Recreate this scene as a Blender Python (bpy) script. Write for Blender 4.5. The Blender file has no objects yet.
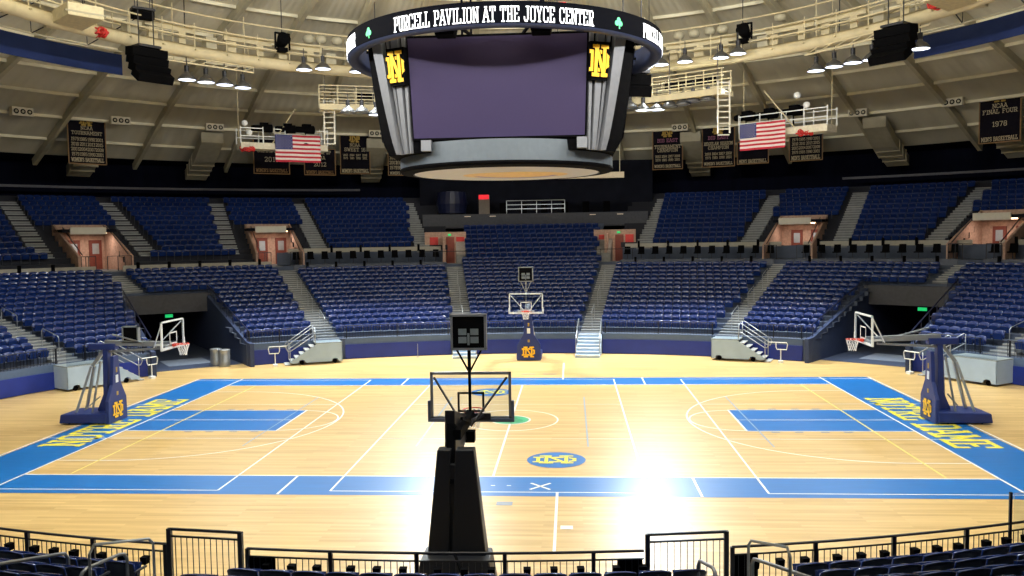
import bpy, math, random
from mathutils import Vector, Matrix
sin, cos, pi, R = math.sin, math.cos, math.pi, math.radians
random.seed(7)
SC = bpy.context.scene
COL = SC.collection

# ------------------------------------------------------------------ camera
CX, CY, CZ, YAW, PIT, ROL, FOC = 2.3636, -31.703, 6.989, 0.070205, 0.060223, -0.01516, 838.6
def cam_dir(X2, U2):
    X = cos(ROL)*X2 - sin(ROL)*U2; U = sin(ROL)*X2 + cos(ROL)*U2
    y = cos(PIT) + sin(PIT)*U; z = -sin(PIT) + cos(PIT)*U
    return Vector((cos(YAW)*X - sin(YAW)*y, sin(YAW)*X + cos(YAW)*y, z))
fw = cam_dir(0, 0)
rt = cam_dir(1, 0) - fw
up = cam_dir(0, 1) - fw
cd = bpy.data.cameras.new('camera'); cam = bpy.data.objects.new('camera', cd); COL.objects.link(cam)
cam.matrix_world = Matrix(((rt.x, up.x, -fw.x, CX), (rt.y, up.y, -fw.y, CY), (rt.z, up.z, -fw.z, CZ), (0, 0, 0, 1)))
cd.sensor_width = 36; cd.lens = FOC/1024*36; cd.clip_end = 400
SC.camera = cam
# ------------------------------------------------------------------ world and exposure
w = bpy.data.worlds.new('world'); SC.world = w; w.use_nodes = True
w.node_tree.nodes['Background'].inputs[0].default_value = (0.5, 0.55, 0.7, 1)
w.node_tree.nodes['Background'].inputs[1].default_value = 0.02
vs = SC.view_settings; vs.view_transform = 'Standard'; vs.look = 'None'; vs.gamma = 1; vs.use_curve_mapping = False
vs.exposure = -0.3
LAMP_W = 2750.0          # watts of each high-bay lamp
UPFILL_W = 4800.0            # watts of each unseen upward fill added for the dome
LAMP_SPREAD = 94        # cone angle in degrees

def project(p):
    d = Vector(p) - Vector((CX, CY, CZ))
    D = d.dot(fw); return 512 + FOC*d.dot(rt)/D, 288 - FOC*d.dot(up)/D, D

# ------------------------------------------------------------------ materials
def lin(c):
    return tuple(((v/255)/12.92 if v/255 <= .04045 else ((v/255+.055)/1.055)**2.4) for v in c) + (1,)
MATS = {}
def mat(name, rgb, rough=.6, metal=0, var=.12, scale=6, emit=None, strength=0, coat=0, bump=0, stretch=None, alpha=None, spec=.5):
    if name in MATS: return MATS[name]
    m = bpy.data.materials.new(name); m.use_nodes = True; nt = m.node_tree; N = nt.nodes; L = nt.links
    b = N['Principled BSDF']; b.inputs['Roughness'].default_value = rough; b.inputs['Metallic'].default_value = metal
    b.inputs['Coat Weight'].default_value = coat; b.inputs['Specular IOR Level'].default_value = spec
    tc = N.new('ShaderNodeTexCoord'); mp = N.new('ShaderNodeMapping'); L.new(tc.outputs['Object'], mp.inputs[0])
    if stretch: mp.inputs['Scale'].default_value = stretch
    nz = N.new('ShaderNodeTexNoise'); nz.inputs['Scale'].default_value = scale; nz.inputs['Detail'].default_value = 4
    L.new(mp.outputs[0], nz.inputs[0])
    cr = N.new('ShaderNodeValToRGB'); c = lin(rgb)
    cr.color_ramp.elements[0].position = .3; cr.color_ramp.elements[1].position = .7
    cr.color_ramp.elements[0].color = tuple(v*(1-var) for v in c[:3])+(1,); cr.color_ramp.elements[1].color = tuple(min(1, v*(1+var)) for v in c[:3])+(1,)
    L.new(nz.outputs[0], cr.inputs[0]); L.new(cr.outputs[0], b.inputs['Base Color'])
    if bump:
        bp = N.new('ShaderNodeBump'); bp.inputs['Strength'].default_value = bump; L.new(nz.outputs[0], bp.inputs['Height']); L.new(bp.outputs[0], b.inputs['Normal'])
    if emit:
        b.inputs['Emission Color'].default_value = lin(emit); b.inputs['Emission Strength'].default_value = strength
    if alpha is not None:
        b.inputs['Transmission Weight'].default_value = 1; b.inputs['IOR'].default_value = 1.02 if alpha < .2 else 1.1
        b.inputs['Base Color'].default_value = c
        for l in list(b.inputs['Base Color'].links): L.remove(l)
        b.inputs['Base Color'].default_value = c
    MATS[name] = m; return m

def floor_material():
    m = bpy.data.materials.new('maple_floor'); m.use_nodes = True; nt = m.node_tree; N = nt.nodes; L = nt.links
    b = N['Principled BSDF']
    tc = N.new('ShaderNodeTexCoord')
    br = N.new('ShaderNodeTexBrick'); L.new(tc.outputs['Object'], br.inputs[0])
    br.inputs['Scale'].default_value = 1; br.inputs['Brick Width'].default_value = 2.6; br.inputs['Row Height'].default_value = .12
    br.inputs['Mortar Size'].default_value = .002; br.offset = .37
    br.inputs['Color1'].default_value = lin((216, 184, 124)); br.inputs['Color2'].default_value = lin((196, 163, 104)); br.inputs['Mortar'].default_value = lin((182, 150, 104))
    mp = N.new('ShaderNodeMapping'); mp.inputs['Scale'].default_value = (.35, 4.5, 1); L.new(tc.outputs['Object'], mp.inputs[0])
    nz = N.new('ShaderNodeTexNoise'); nz.inputs['Scale'].default_value = 1.2; nz.inputs['Detail'].default_value = 6; L.new(mp.outputs[0], nz.inputs[0])
    cr = N.new('ShaderNodeValToRGB'); cr.color_ramp.elements[0].position = .32; cr.color_ramp.elements[0].color = (.80, .76, .70, 1); cr.color_ramp.elements[1].position = .68; cr.color_ramp.elements[1].color = (1, 1, 1, 1)
    L.new(nz.outputs[0], cr.inputs[0])
    mx = N.new('ShaderNodeMixRGB'); mx.blend_type = 'MULTIPLY'; mx.inputs[0].default_value = .8
    L.new(br.outputs[0], mx.inputs[1]); L.new(cr.outputs[0], mx.inputs[2]); L.new(mx.outputs[0], b.inputs['Base Color'])
    b.inputs['Roughness'].default_value = .36; b.inputs['Specular IOR Level'].default_value = .5
    return m

M = {}
M['floor'] = floor_material()
M['blue_paint'] = mat('blue_court_paint', (24, 104, 176), .34, scale=3, var=.07, stretch=(.3, 3, 1))
M['white_paint'] = mat('white_line_paint', (240, 240, 232), .32, var=.03)
M['yellow_paint'] = mat('yellow_letter_paint', (238, 222, 70), .32, var=.05)
M['pale_yellow'] = mat('pale_yellow_line', (232, 214, 120), .32, var=.05)
M['pale_blue'] = mat('pale_blue_line', (140, 165, 190), .32, var=.05)
M['green_paint'] = mat('green_paint', (70, 170, 120), .32, var=.05)
M['grey_patch'] = mat('grey_cover_plate', (120, 130, 145), .4, var=.05)
M['seat'] = mat('navy_seat_plastic', (22, 44, 100), .22, var=.1, scale=3)
M['seat_back'] = mat('shade_dark_seat_rear', (15, 17, 27), .4, var=.1, scale=3)  # near-black rear faces: shade on the backs put into the colour
M['seat_metal'] = mat('seat_frame_metal', (50, 54, 66), .45, metal=.4)
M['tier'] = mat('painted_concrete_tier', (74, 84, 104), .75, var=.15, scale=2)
M['stair'] = mat('aisle_stair_concrete', (118, 122, 126), .8, var=.15, scale=3)
M['nosing'] = mat('pale_stair_nosing', (165, 166, 164), .6, var=.05)
M['pad'] = mat('royal_blue_wall_pad', (18, 42, 130), .5, var=.08, scale=2)
M['navy_curtain'] = mat('navy_curtain', (13, 16, 32), .95, var=.2, scale=.8, stretch=(2, 2, .3), spec=.1)
M['dark_wall'] = mat('dark_wall', (24, 26, 36), .9, var=.2, scale=1, spec=.1)
M['blue_skirt'] = mat('navy_blue_skirt', (34, 50, 100), .8, var=.1, scale=2, spec=.2)
M['dome'] = mat('cream_dome_panel', (176, 168, 142), .85, var=.06, scale=1.2, spec=.2)
M['rib'] = mat('cream_rib_steel', (190, 182, 154), .7, var=.08, scale=2)
M['purlin'] = mat('cream_purlin_steel', (228, 222, 196), .7, var=.06, scale=2)
M['catwalk'] = mat('tan_catwalk_steel', (196, 184, 150), .6, var=.1, scale=2)
M['duct'] = mat('pale_duct_metal', (170, 164, 142), .6, var=.08, scale=2)
M['black'] = mat('black_plastic', (8, 8, 10), .8, var=.15, spec=.04)
M['black_cloth'] = mat('black_banner_cloth', (22, 20, 28), .9, var=.15, spec=.1)
M['banner_text'] = mat('pale_banner_lettering', (190, 178, 150), .9, var=.05, spec=.1)
M['banner_rule'] = mat('rust_banner_lettering', (150, 120, 84), .9, var=.05, spec=.1)
M['gold'] = mat('gold_lettering', (250, 190, 30), .6, var=.05)
M['dull_gold'] = mat('dull_gold_cloth', (170, 140, 66), .9, var=.05)
M['navy'] = mat('navy_enamel', (18, 26, 58), .4, var=.1)
M['goal_blue'] = mat('blue_goal_padding', (26, 44, 104), .45, var=.08, scale=3)
M['black_pad'] = mat('black_goal_padding', (13, 14, 20), .5, var=.1, scale=3)
M['white'] = mat('white_enamel', (225, 228, 228), .45, var=.04)
M['red'] = mat('red_plastic', (196, 40, 36), .5, var=.1)
M['orange'] = mat('orange_rim_steel', (226, 70, 48), .4, var=.05)
M['net'] = mat('white_net_cord', (235, 235, 235), .8, var=.03)
M['steel'] = mat('brushed_steel_tube', (165, 170, 175), .35, metal=.7, var=.05)
M['grey_metal'] = mat('grey_silver_fin', (128, 130, 136), .4, metal=.35, var=.05)
M['grey_ring'] = mat('grey_scoreboard_drum', (92, 100, 108), .5, metal=.15, var=.05)
M['screen'] = mat('switched_off_purple_screen', (56, 48, 78), .5, var=.05, scale=40, spec=.15)
M['mirror'] = mat('pale_glossy_underside', (200, 200, 204), .35, var=.03)
M['led_white'] = mat('white_led_text', (255, 255, 255), .5, emit=(235, 240, 255), strength=1.3)
M['led_green'] = mat('green_led_shamrock', (30, 190, 110), .5, emit=(20, 200, 110), strength=.7)
M['led_board'] = mat('black_led_band', (5, 6, 12), .8, var=.1, spec=.03)
M['stage'] = mat('pale_grey_stage_panel', (160, 180, 200), .5, var=.05, scale=2)
M['brick'] = mat('warm_portal_brick', (186, 154, 136), .85, var=.2, scale=6)
M['door'] = mat('dark_red_wood_door', (120, 54, 40), .6, var=.15)
M['glow'] = mat('lit_ceiling_tube', (255, 240, 220), .5, emit=(255, 205, 160), strength=9)
M['sign_red'] = mat('lit_red_sign', (200, 20, 30), .5, emit=(230, 20, 40), strength=1.2)
M['sign_green'] = mat('lit_green_sign', (20, 170, 90), .5, emit=(20, 200, 110), strength=1.0)
M['lamp_face'] = mat('lit_lamp_face', (255, 255, 255), .5, emit=(225, 235, 255), strength=4)
M['lamp_dim'] = mat('lamp_glass', (170, 175, 180), .3, var=.05)
M['lamp_shell'] = mat('grey_lamp_reflector', (92, 92, 92), .4, metal=.5)
M['flag_red'] = mat('flag_red_cloth', (176, 52, 66), .9, var=.06, spec=.1)
M['flag_white'] = mat('flag_white_cloth', (214, 206, 204), .9, var=.04, spec=.1)
M['flag_blue'] = mat('flag_blue_cloth', (48, 56, 112), .9, var=.06, spec=.1)
M['pink'] = mat('pink_banner_lettering', (170, 110, 140), .9, var=.05, spec=.1)
M['glass'] = mat('clear_acrylic', (225, 232, 240), .04, alpha=.1)
M['railing'] = mat('dark_railing_steel', (34, 34, 40), .4, metal=.3)
M['tan_strip'] = mat('pale_beam', (200, 186, 160), .6, var=.05)
M['sign_panel'] = mat('pale_portal_sign', (214, 210, 196), .6, var=.04)

# ------------------------------------------------------------------ mesh helpers
class MB:
    def __init__(s): s.v = []; s.f = []; s.mi = []; s.mats = []
    def m(s, mt):
        if mt not in s.mats: s.mats.append(mt)
        return s.mats.index(mt)
    def face(s, pts, mt=0):
        n = len(s.v); s.v += [tuple(p) for p in pts]; s.f.append(tuple(range(n, n+len(pts)))); s.mi.append(mt)
    def box(s, lo, hi, mt=0, T=None, taper=None):
        x0, y0, z0 = lo; x1, y1, z1 = hi
        P = [(x0, y0, z0), (x1, y0, z0), (x1, y1, z0), (x0, y1, z0), (x0, y0, z1), (x1, y0, z1), (x1, y1, z1), (x0, y1, z1)]
        s.hexa(P, mt, T)
    def hexa(s, P, mt=0, T=None):
        if T: P = [T @ Vector(p) for p in P]
        n = len(s.v); s.v += [tuple(p) for p in P]
        for f in ((0, 3, 2, 1), (4, 5, 6, 7), (0, 1, 5, 4), (1, 2, 6, 5), (2, 3, 7, 6), (3, 0, 4, 7)):
            s.f.append(tuple(n+i for i in f)); s.mi.append(mt)
    def bar(s, a, b, wd, ht=None, mt=0):
        ht = ht or wd; a = Vector(a); b = Vector(b); d = (b-a)
        if d.length < 1e-6: return
        d.normalize(); u = d.cross(Vector((0, 0, 1)))
        if u.length < .01: u = Vector((1, 0, 0))
        u.normalize(); v = u.cross(d); u *= wd/2; v *= ht/2
        P = [a-u-v, a+u-v, b+u-v, b-u-v, a-u+v, a+u+v, b+u+v, b-u+v]
        s.hexa(P, mt)
    def tube(s, pts, r, n=8, mt=0, cap=True, closed=False):
        pts = [Vector(p) for p in pts]; K = len(pts); base = len(s.v)
        rr = r if isinstance(r, (list, tuple)) else [r]*K
        pu = None
        for i, p in enumerate(pts):
            a = pts[(i-1) % K] if (closed or i > 0) else p; b = pts[(i+1) % K] if (closed or i < K-1) else p
            d = (b-a).normalized()
            if pu is None:
                u = d.cross(Vector((0, 0, 1)))
                if u.length < .05: u = Vector((1, 0, 0))
            else: u = pu - d*pu.dot(d)
            u.normalize(); pu = u; v = u.cross(d)
            for k in range(n):
                t = 2*pi*k/n; s.v.append(tuple(p + rr[i]*(cos(t)*u + sin(t)*v)))
        for i in range(K if closed else K-1):
            for k in range(n):
                a = base+i*n; b = base+((i+1) % K)*n
                s.f.append((a+k, a+(k+1) % n, b+(k+1) % n, b+k)); s.mi.append(mt)
        if cap and not closed:
            s.f.append(tuple(base+k for k in range(n))); s.mi.append(mt)
            s.f.append(tuple(base+(K-1)*n+k for k in reversed(range(n)))); s.mi.append(mt)
    def lathe(s, prof, n=24, mt=0, T=None, c=(0, 0, 0)):
        base = len(s.v); K = len(prof)
        for (r, z) in prof:
            for k in range(n):
                p = Vector((c[0]+r*cos(2*pi*k/n), c[1]+r*sin(2*pi*k/n), c[2]+z)); s.v.append(tuple(T @ p if T else p))
        for i in range(K-1):
            for k in range(n):
                a = base+i*n; b = a+n; s.f.append((a+k, a+(k+1) % n, b+(k+1) % n, b+k)); s.mi.append(mt)
    def disc(s, r, z, n=32, mt=0, c=(0, 0), flip=False, ry=None, T=None):
        P = [Vector((c[0]+r*cos(2*pi*k/n), c[1]+(ry or r)*sin(2*pi*k/n), z)) for k in range(n)]
        if flip: P.reverse()
        s.face([T @ p for p in P] if T else P, mt)
    def ring(s, r0, r1, z, a0=0, a1=2*pi, n=48, c=(0, 0), mt=0, T=None):
        for k in range(n):
            A = a0+(a1-a0)*k/n; B = a0+(a1-a0)*(k+1)/n
            P = [(c[0]+r0*cos(A), c[1]+r0*sin(A), z), (c[0]+r1*cos(A), c[1]+r1*sin(A), z), (c[0]+r1*cos(B), c[1]+r1*sin(B), z), (c[0]+r0*cos(B), c[1]+r0*sin(B), z)]
            s.face([T @ Vector(p) for p in P] if T else P, mt)
    def prism(s, poly, y0, y1, mt=0, T=None):     # polygon in local xz, extruded along y
        n = len(poly); A = [Vector((x, y0, z)) for x, z in poly]; B = [Vector((x, y1, z)) for x, z in poly]
        if T: A = [T @ p for p in A]; B = [T @ p for p in B]
        base = len(s.v); s.v += [tuple(p) for p in A+B]
        s.f.append(tuple(base+i for i in range(n))); s.mi.append(mt)
        s.f.append(tuple(base+n+i for i in reversed(range(n)))); s.mi.append(mt)
        for i in range(n):
            j = (i+1) % n; s.f.append((base+i, base+n+i, base+n+j, base+j)); s.mi.append(mt)
    def mesh(s, name, mts, smooth=False):
        me = bpy.data.meshes.new(name); me.from_pydata(s.v, [], s.f)
        for m_ in (mts if isinstance(mts, (list, tuple)) else [mts]): me.materials.append(m_)
        me.polygons.foreach_set('material_index', s.mi)
        if smooth: me.polygons.foreach_set('use_smooth', [True]*len(s.f))
        me.update(); return me
    def build(s, name, mts, parent=None, smooth=False, bevel=0, fix=True):
        me = s.mesh(name, mts, smooth)
        if fix:
            import bmesh
            b = bmesh.new(); b.from_mesh(me); bmesh.ops.recalc_face_normals(b, faces=b.faces); b.to_mesh(me); b.free()
        o = bpy.data.objects.new(name, me); COL.objects.link(o)
        if parent: o.parent = parent
        if bevel:
            bv = o.modifiers.new('bevel', 'BEVEL'); bv.width = bevel; bv.segments = 2; bv.limit_method = 'ANGLE'
        return o
def tag(o, label=None, cat=None, group=None, kind=None):
    if label: o['label'] = label
    if cat: o['category'] = cat
    if group: o['group'] = group
    if kind: o['kind'] = kind
    return o
def thing(name, loc, rz, label, cat, group=None):
    o = bpy.data.objects.new(name, None); o.empty_display_size = .2; COL.objects.link(o)
    o.location = loc; o.rotation_euler = (0, 0, rz); return tag(o, label, cat, group)
def struct(o, label=None, cat=None): return tag(o, label, cat, None, 'structure')
def copy_tree(o, parent=None):
    c = o.copy(); COL.objects.link(c)
    if parent: c.parent = parent
    for ch in list(o.children): copy_tree(ch, c)
    return c
ORD = ['first', 'second', 'third', 'fourth', 'fifth', 'sixth', 'seventh', 'eighth', 'ninth', 'tenth', 'eleventh', 'twelfth', 'thirteenth', 'fourteenth', 'fifteenth', 'sixteenth', 'seventeenth', 'eighteenth', 'nineteenth', 'twentieth', 'twenty-first', 'twenty-second', 'twenty-third', 'twenty-fourth', 'twenty-fifth', 'twenty-sixth', 'twenty-seventh', 'twenty-eighth', 'twenty-ninth', 'thirtieth']
def ordn(i): return ORD[i] if i < len(ORD) else 'far'

# ------------------------------------------------------------------ slab lettering (stroke glyphs on a 4 x 6 grid)
G = {
 'A': ['0,0 2,6 4,0', '.9,2 3.1,2', '-.3,0 .9,0', '3.1,0 4.3,0', '1.2,6 2.4,6'], 'B': ['.7,0 .7,6', '0,0 3,0 3.7,.7 3.7,2.4 3,3.1 .7,3.1', '0,6 2.9,6 3.5,5.4 3.5,3.7 2.9,3.1'],
 'C': ['3.6,4.3 3.6,5.2 2.8,6 1.3,6 .5,5.2 .5,.8 1.3,0 2.8,0 3.6,.8 3.6,1.7'], 'D': ['.8,0 .8,6', '0,0 2.8,0 3.7,.9 3.7,5.1 2.8,6 0,6'],
 'E': ['.8,0 .8,6', '0,0 3.6,0 3.6,1.5', '0,6 3.6,6 3.6,4.5', '.8,3.1 2.6,3.1'], 'F': ['.8,0 .8,6', '0,0 1.8,0', '0,6 3.6,6 3.6,4.5', '.8,3.1 2.6,3.1'],
 'G': ['3.6,4.6 3.6,5.2 2.8,6 1.3,6 .5,5.2 .5,.8 1.3,0 2.8,0 3.6,.8 3.6,2.8 2.2,2.8'], 'H': ['.8,0 .8,6', '3.3,0 3.3,6', '.8,3 3.3,3', '0,0 1.5,0', '0,6 1.5,6', '2.6,0 4.1,0', '2.6,6 4.1,6'],
 'I': ['1.2,0 1.2,6', '.3,0 2.1,0', '.3,6 2.1,6'], 'J': ['2.6,6 2.6,1 1.8,0 .9,0 .2,.9 .2,1.8', '1.6,6 3.5,6'], 'K': ['.7,0 .7,6', '.7,2.6 3.3,6', '1.6,3.6 3.4,0', '0,0 1.4,0', '0,6 1.4,6', '2.7,0 4,0', '2.5,6 3.9,6'],
 'L': ['.8,0 .8,6', '0,0 3.4,0 3.4,1.7', '0,6 1.8,6'], 'M': ['.6,0 .6,6 2.4,2 4.2,6 4.2,0', '0,0 1.3,0', '0,6 .9,6', '3.5,0 4.8,0', '3.9,6 4.8,6'],
 'N': ['.6,0 .6,6 3.5,0 3.5,6', '0,0 1.3,0', '0,6 .9,6', '2.8,6 4.1,6'], 'O': ['1.3,0 .5,.8 .5,5.2 1.3,6 2.8,6 3.6,5.2 3.6,.8 2.8,0 1.3,0'],
 'P': ['.8,0 .8,6', '0,0 1.8,0', '0,6 2.9,6 3.6,5.3 3.6,3.5 2.9,2.7 .8,2.7'], 'R': ['.8,0 .8,6', '0,0 1.6,0', '0,6 2.9,6 3.6,5.3 3.6,3.7 2.9,3 .8,3', '2.2,3 3.4,0', '2.8,0 4.1,0'],
 'S': ['3.5,4.4 3.5,5.2 2.7,6 1.3,6 .5,5.2 .5,4 1.3,3.2 2.7,2.9 3.5,2.1 3.5,.8 2.7,0 1.3,0 .5,.8 .5,1.6'], 'T': ['2,0 2,6', '1.1,0 2.9,0', '.2,4.5 .2,6 3.8,6 3.8,4.5'],
 'U': ['.7,6 .7,.9 1.5,0 2.6,0 3.4,.9 3.4,6', '0,6 1.4,6', '2.7,6 4.1,6'], 'V': ['.4,6 2,0 3.6,6', '-.2,6 1.1,6', '2.9,6 4.2,6'], 'W': ['.3,6 1.4,0 2.5,5 3.6,0 4.7,6', '-.2,6 .9,6', '4.1,6 5.2,6'],
 'Y': ['.4,6 2,2.8 3.6,6', '2,2.8 2,0', '1.2,0 2.8,0', '-.2,6 1,6', '3,6 4.2,6'], "'": ['.6,6 .6,4.6'],
 '0': ['1.3,0 .5,.8 .5,5.2 1.3,6 2.6,6 3.4,5.2 3.4,.8 2.6,0 1.3,0'], '1': ['.8,5 1.8,6 1.8,0', '.9,0 2.7,0'], '2': ['.5,4.8 .5,5.3 1.3,6 2.7,6 3.4,5.2 3.4,4 .5,0 3.5,0 3.5,1'],
 '3': ['.5,6 3.4,6 1.9,3.6 2.7,3.5 3.5,2.7 3.5,.8 2.7,0 1.3,0 .5,.8'], '4': ['2.7,0 2.7,6 .3,1.8 3.7,1.8'], '5': ['3.3,6 .7,6 .7,3.4 2.7,3.6 3.5,2.8 3.5,.8 2.7,0 1.2,0 .5,.7'],
 '6': ['3.3,5.3 2.7,6 1.3,6 .5,5.2 .5,.8 1.3,0 2.7,0 3.5,.8 3.5,2.6 2.7,3.3 .5,3.3'], '7': ['.4,6 3.6,6 1.7,0'], '8': ['1.3,0 .5,.8 .5,2.4 1.3,3.1 2.7,3.1 3.4,3.8 3.4,5.3 2.7,6 1.3,6 .6,5.3 .6,3.8 1.3,3.1', '2.7,3.1 3.5,2.4 3.5,.8 2.7,0 1.3,0'],
 '9': ['.7,.7 1.3,0 2.7,0 3.5,.8 3.5,5.2 2.7,6 1.3,6 .5,5.2 .5,3.5 1.3,2.8 3.5,2.8'],
}
ADV = {'I': 2.9, 'M': 5.6, 'W': 5.9, ' ': 2.8, "'": 1.6, '1': 3.6, 'J': 4.3}
def text_w(s): return sum(ADV.get(c, 4.8) for c in s) - .8
SEQ = [0]
def stroke(mb, poly, wd, put, mt=0, z0=0, th=0):
    for (ax, ay), (bx, by) in zip(poly[:-1], poly[1:]):
        SEQ[0] = (SEQ[0]+1) % 7; z = z0+SEQ[0]*.00035
        dx, dy = bx-ax, by-ay; L_ = math.hypot(dx, dy) or 1; dx /= L_; dy /= L_; h = wd/2
        P = [(ax-dx*h+dy*h, ay-dy*h-dx*h), (bx+dx*h+dy*h, by+dy*h-dx*h), (bx+dx*h-dy*h, by+dy*h+dx*h), (ax-dx*h-dy*h, ay-dy*h+dx*h)]
        if th:
            mb.hexa([put(x, y, z) for x, y in P] + [put(x, y, z+th) for x, y in P], mt)
        else: mb.face([put(x, y, z) for x, y in P], mt)
def letters(mb, s, H, put, wd=1.0, mt=0, z=0, th=0, x0=None, sx=1.0):
    u = H/6.0; x = -text_w(s)*u*sx/2 if x0 is None else x0
    for c in s:
        if c in G:
            for st in G[c]:
                poly = [tuple(float(t) for t in q.split(',')) for q in st.split()]
                stroke(mb, [(x+px*u*sx, py*u) for px, py in poly], wd*u, put, mt, z, th)
        x += ADV.get(c, 4.8)*u*sx
ND_D = ['-3.1,-1.9 -3.1,1.9', '-3.7,-1.9 1.6,-1.9 3.1,-.9 3.1,.9 1.6,1.9 -3.7,1.9']
ND_N = ['-1.7,-3 -1.7,3', '-1.7,3 1.7,-3', '1.7,-3 1.7,3', '-2.6,-3 -.8,-3', '-2.6,3 -1.1,3', '.8,3 2.6,3', '1.1,-3 2.6,-3']
def monogram(mb, H, put, gold=0, edge=1, sx=1.0, z=0, dz=.006, w=1.05, w2=1.7):
    u = H/7.0
    def go(L, wd, mt, z):
        for st in L:
            poly = [tuple(float(t) for t in q.split(',')) for q in st.split()]
            stroke(mb, [(px*u*sx, py*u) for px, py in poly], wd*u, put, mt, z, 0)
    go(ND_D, w2, edge, z); go(ND_D, w, gold, z+dz); go(ND_N, w2*.9, edge, z+2*dz); go(ND_N, w, gold, z+3*dz)

# ------------------------------------------------------------------ bowl geometry
A0, B0, ROT = 24.3, 18.5, R(0.9)
def P(phi, e, z=0):      # phi in degrees from +Y (far side), positive to the right; e = distance outward from the front wall
    a = R(phi); x = (A0+e)*sin(a); y = (B0+e)*cos(a)
    return Vector((x*cos(ROT)-y*sin(ROT), x*sin(ROT)+y*cos(ROT), z))
def tangent(phi, e): return (P(phi+.5, e)-P(phi-.5, e)).normalized()
def outward(phi, e):
    t = tangent(phi, e); return Vector((-t.y, t.x, 0))
def radial(phi):      # direction in which e grows at constant phi
    return (P(phi, 20)-P(phi, 10)).normalized()
def arc(phi, e, phi0): return (phi-phi0)/dphi(0 if 0 else phi0, e, 1.0)
def dphi(phi, e, dist): return dist/((P(phi+.5, e)-P(phi-.5, e)).length)
RISE, TREAD, NR = .24, .85, 16
def row_z(i): return 1.2 + RISE*i if i < 16 else 1.2+RISE*15 + .36*(i-15)
AISLES = [-169.9, -135, -118, -99, -82, -64.5, -46.5, -28.2, -9.0, 8.9, 28.0, 46.5, 64.5, 82, 99, 118, 135, 169.4]
TUN = [(Vector((-17.75, 12.45, 0)), Vector((-.61, .79, 0)).normalized()), (Vector((17.35, 12.95, 0)), Vector((.61, .79, 0)).normalized())]
def in_tunnel(p, hw=2.45):
    for o, d in TUN:
        q = p-o; s_ = q.x*d.x+q.y*d.y; l = abs(q.x*d.y-q.y*d.x)
        if s_ > -2.5 and l < hw: return True
    return False

# ==================================================================== SETTING
# floor
mb = MB(); mb.box((-36, -32, -.2), (36, 36, 0)); fl = mb.build('floor', M['floor']); struct(fl)
cf = MB()                                        # grey concrete apron under the stands and in the tunnels
def paint(name, m_, z):
    return MB(), name, m_, z
Z1, Z2, Z3, Z4 = .004, .007, .010, .013
blue = MB()
def rect(mb, x0, y0, x1, y1, z, mt=0): mb.face([(x0, y0, z), (x1, y0, z), (x1, y1, z), (x0, y1, z)], mt)
rect(blue, -16.55, -9.45, 16.55, -7.62, Z1); rect(blue, -16.55, 7.62, 16.55, 9.6, Z1)
rect(blue, -16.55, -7.62, -14.33, 7.62, Z1); rect(blue, 14.33, -7.62, 16.55, 7.62, Z1)
rect(blue, -14.33, -1.83, -8.54, 1.83, Z1); rect(blue, 8.54, -1.83, 14.33, 1.83, Z1)
blue.build('blue_court_border', M['blue_paint'], fl)
ln = MB()
def line(x0, y0, x1, y1, w_=.06, mb=ln, z=Z2, mt=0):
    dx, dy = x1-x0, y1-y0; L_ = math.hypot(dx, dy); dx /= L_; dy /= L_; h = w_/2
    mb.face([(x0-dy*h, y0+dx*h, z), (x0+dy*h, y0-dx*h, z), (x1+dy*h, y1-dx*h, z), (x1-dy*h, y1+dx*h, z)], mt)
for s_ in (-1, 1):
    line(-14.33, s_*7.62, 14.33, s_*7.62, .07); line(s_*14.33, -9.4, s_*14.33, 9.6, .07)
    line(s_*14.33, -1.83, s_*8.54, -1.83, .06); line(s_*14.33, 1.83, s_*8.54, 1.83, .06); line(s_*8.54, -1.86, s_*8.54, 1.86, .07)
    hx = s_*12.73; a = math.acos(min(1, 0)); 
    line(s_*14.33, -6.0, hx, -6.0, .06); line(s_*14.33, 6.0, hx, 6.0, .06)
    a0, a1 = (-pi/2, pi/2) if s_ < 0 else (pi/2, 3*pi/2)
    ln.ring(5.97, 6.03, Z2, a0, a1, 64, (hx, 0)); ln.ring(1.72, 1.78, Z2, a0, a1, 40, (s_*8.54, 0))
    line(s_*5.8, -9.42, s_*5.8, -7.65, .07); line(s_*5.8, 9.58, s_*5.8, 7.65, .07)
    # cross courts and volleyball courts
    line(s_*7.62, -9.1, s_*7.62, 9.1, .06); line(s_*4.4, -9.1, s_*4.4, 9.1, .06)
    line(s_*7.62, -9.1, s_*16.65, -9.1, .05, z=Z2); line(s_*7.62, 9.1, s_*16.65, 9.1, .05)
    line(s_*16.65, -9.6, s_*16.65, 9.6, .07)
    line(s_*7.62, 3, s_*16.6, 3, .05); line(s_*7.62, -3, s_*16.6, -3, .05); line(s_*14.33, 0, s_*8.5, 0, .05)
line(-4.4, -9.1, 4.4, -9.1, .05); line(-4.4, 9.1, 4.4, 9.1, .05)
line(-4.4, -3, 4.4, -3, .035); line(-4.4, 3, 4.4, 3, .035)
line(0.03, -7.62, 0.03, 7.62, .07); ln.ring(1.78, 1.84, Z2, 0, 2*pi, 64)
ln.ring(.72, .78, Z3, 0, 2*pi, 40, (0, 0)); line(1.93, -9.1, 1.93, -13.6, .07); line(1.93, 9.1, 1.93, 14.5, .07)
for dx in (-1, 1): line(1.45-.28, -8.55-.3*dx, 1.45+.28, -8.55+.3*dx, .08)
for x in (-.6, 0.05, .5): line(x, -8.5, x+.12, -8.5, .05)
ln.build('white_court_lines', M['white_paint'], fl)
yl = MB(); line(-12.9, -7.55, -12.9, 7.5, .07, yl, Z3); line(12.9, -7.55, 12.9, 7.5, .07, yl, Z3); yl.build('pale_yellow_lines', M['pale_yellow'], fl)
pb = MB()
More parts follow.
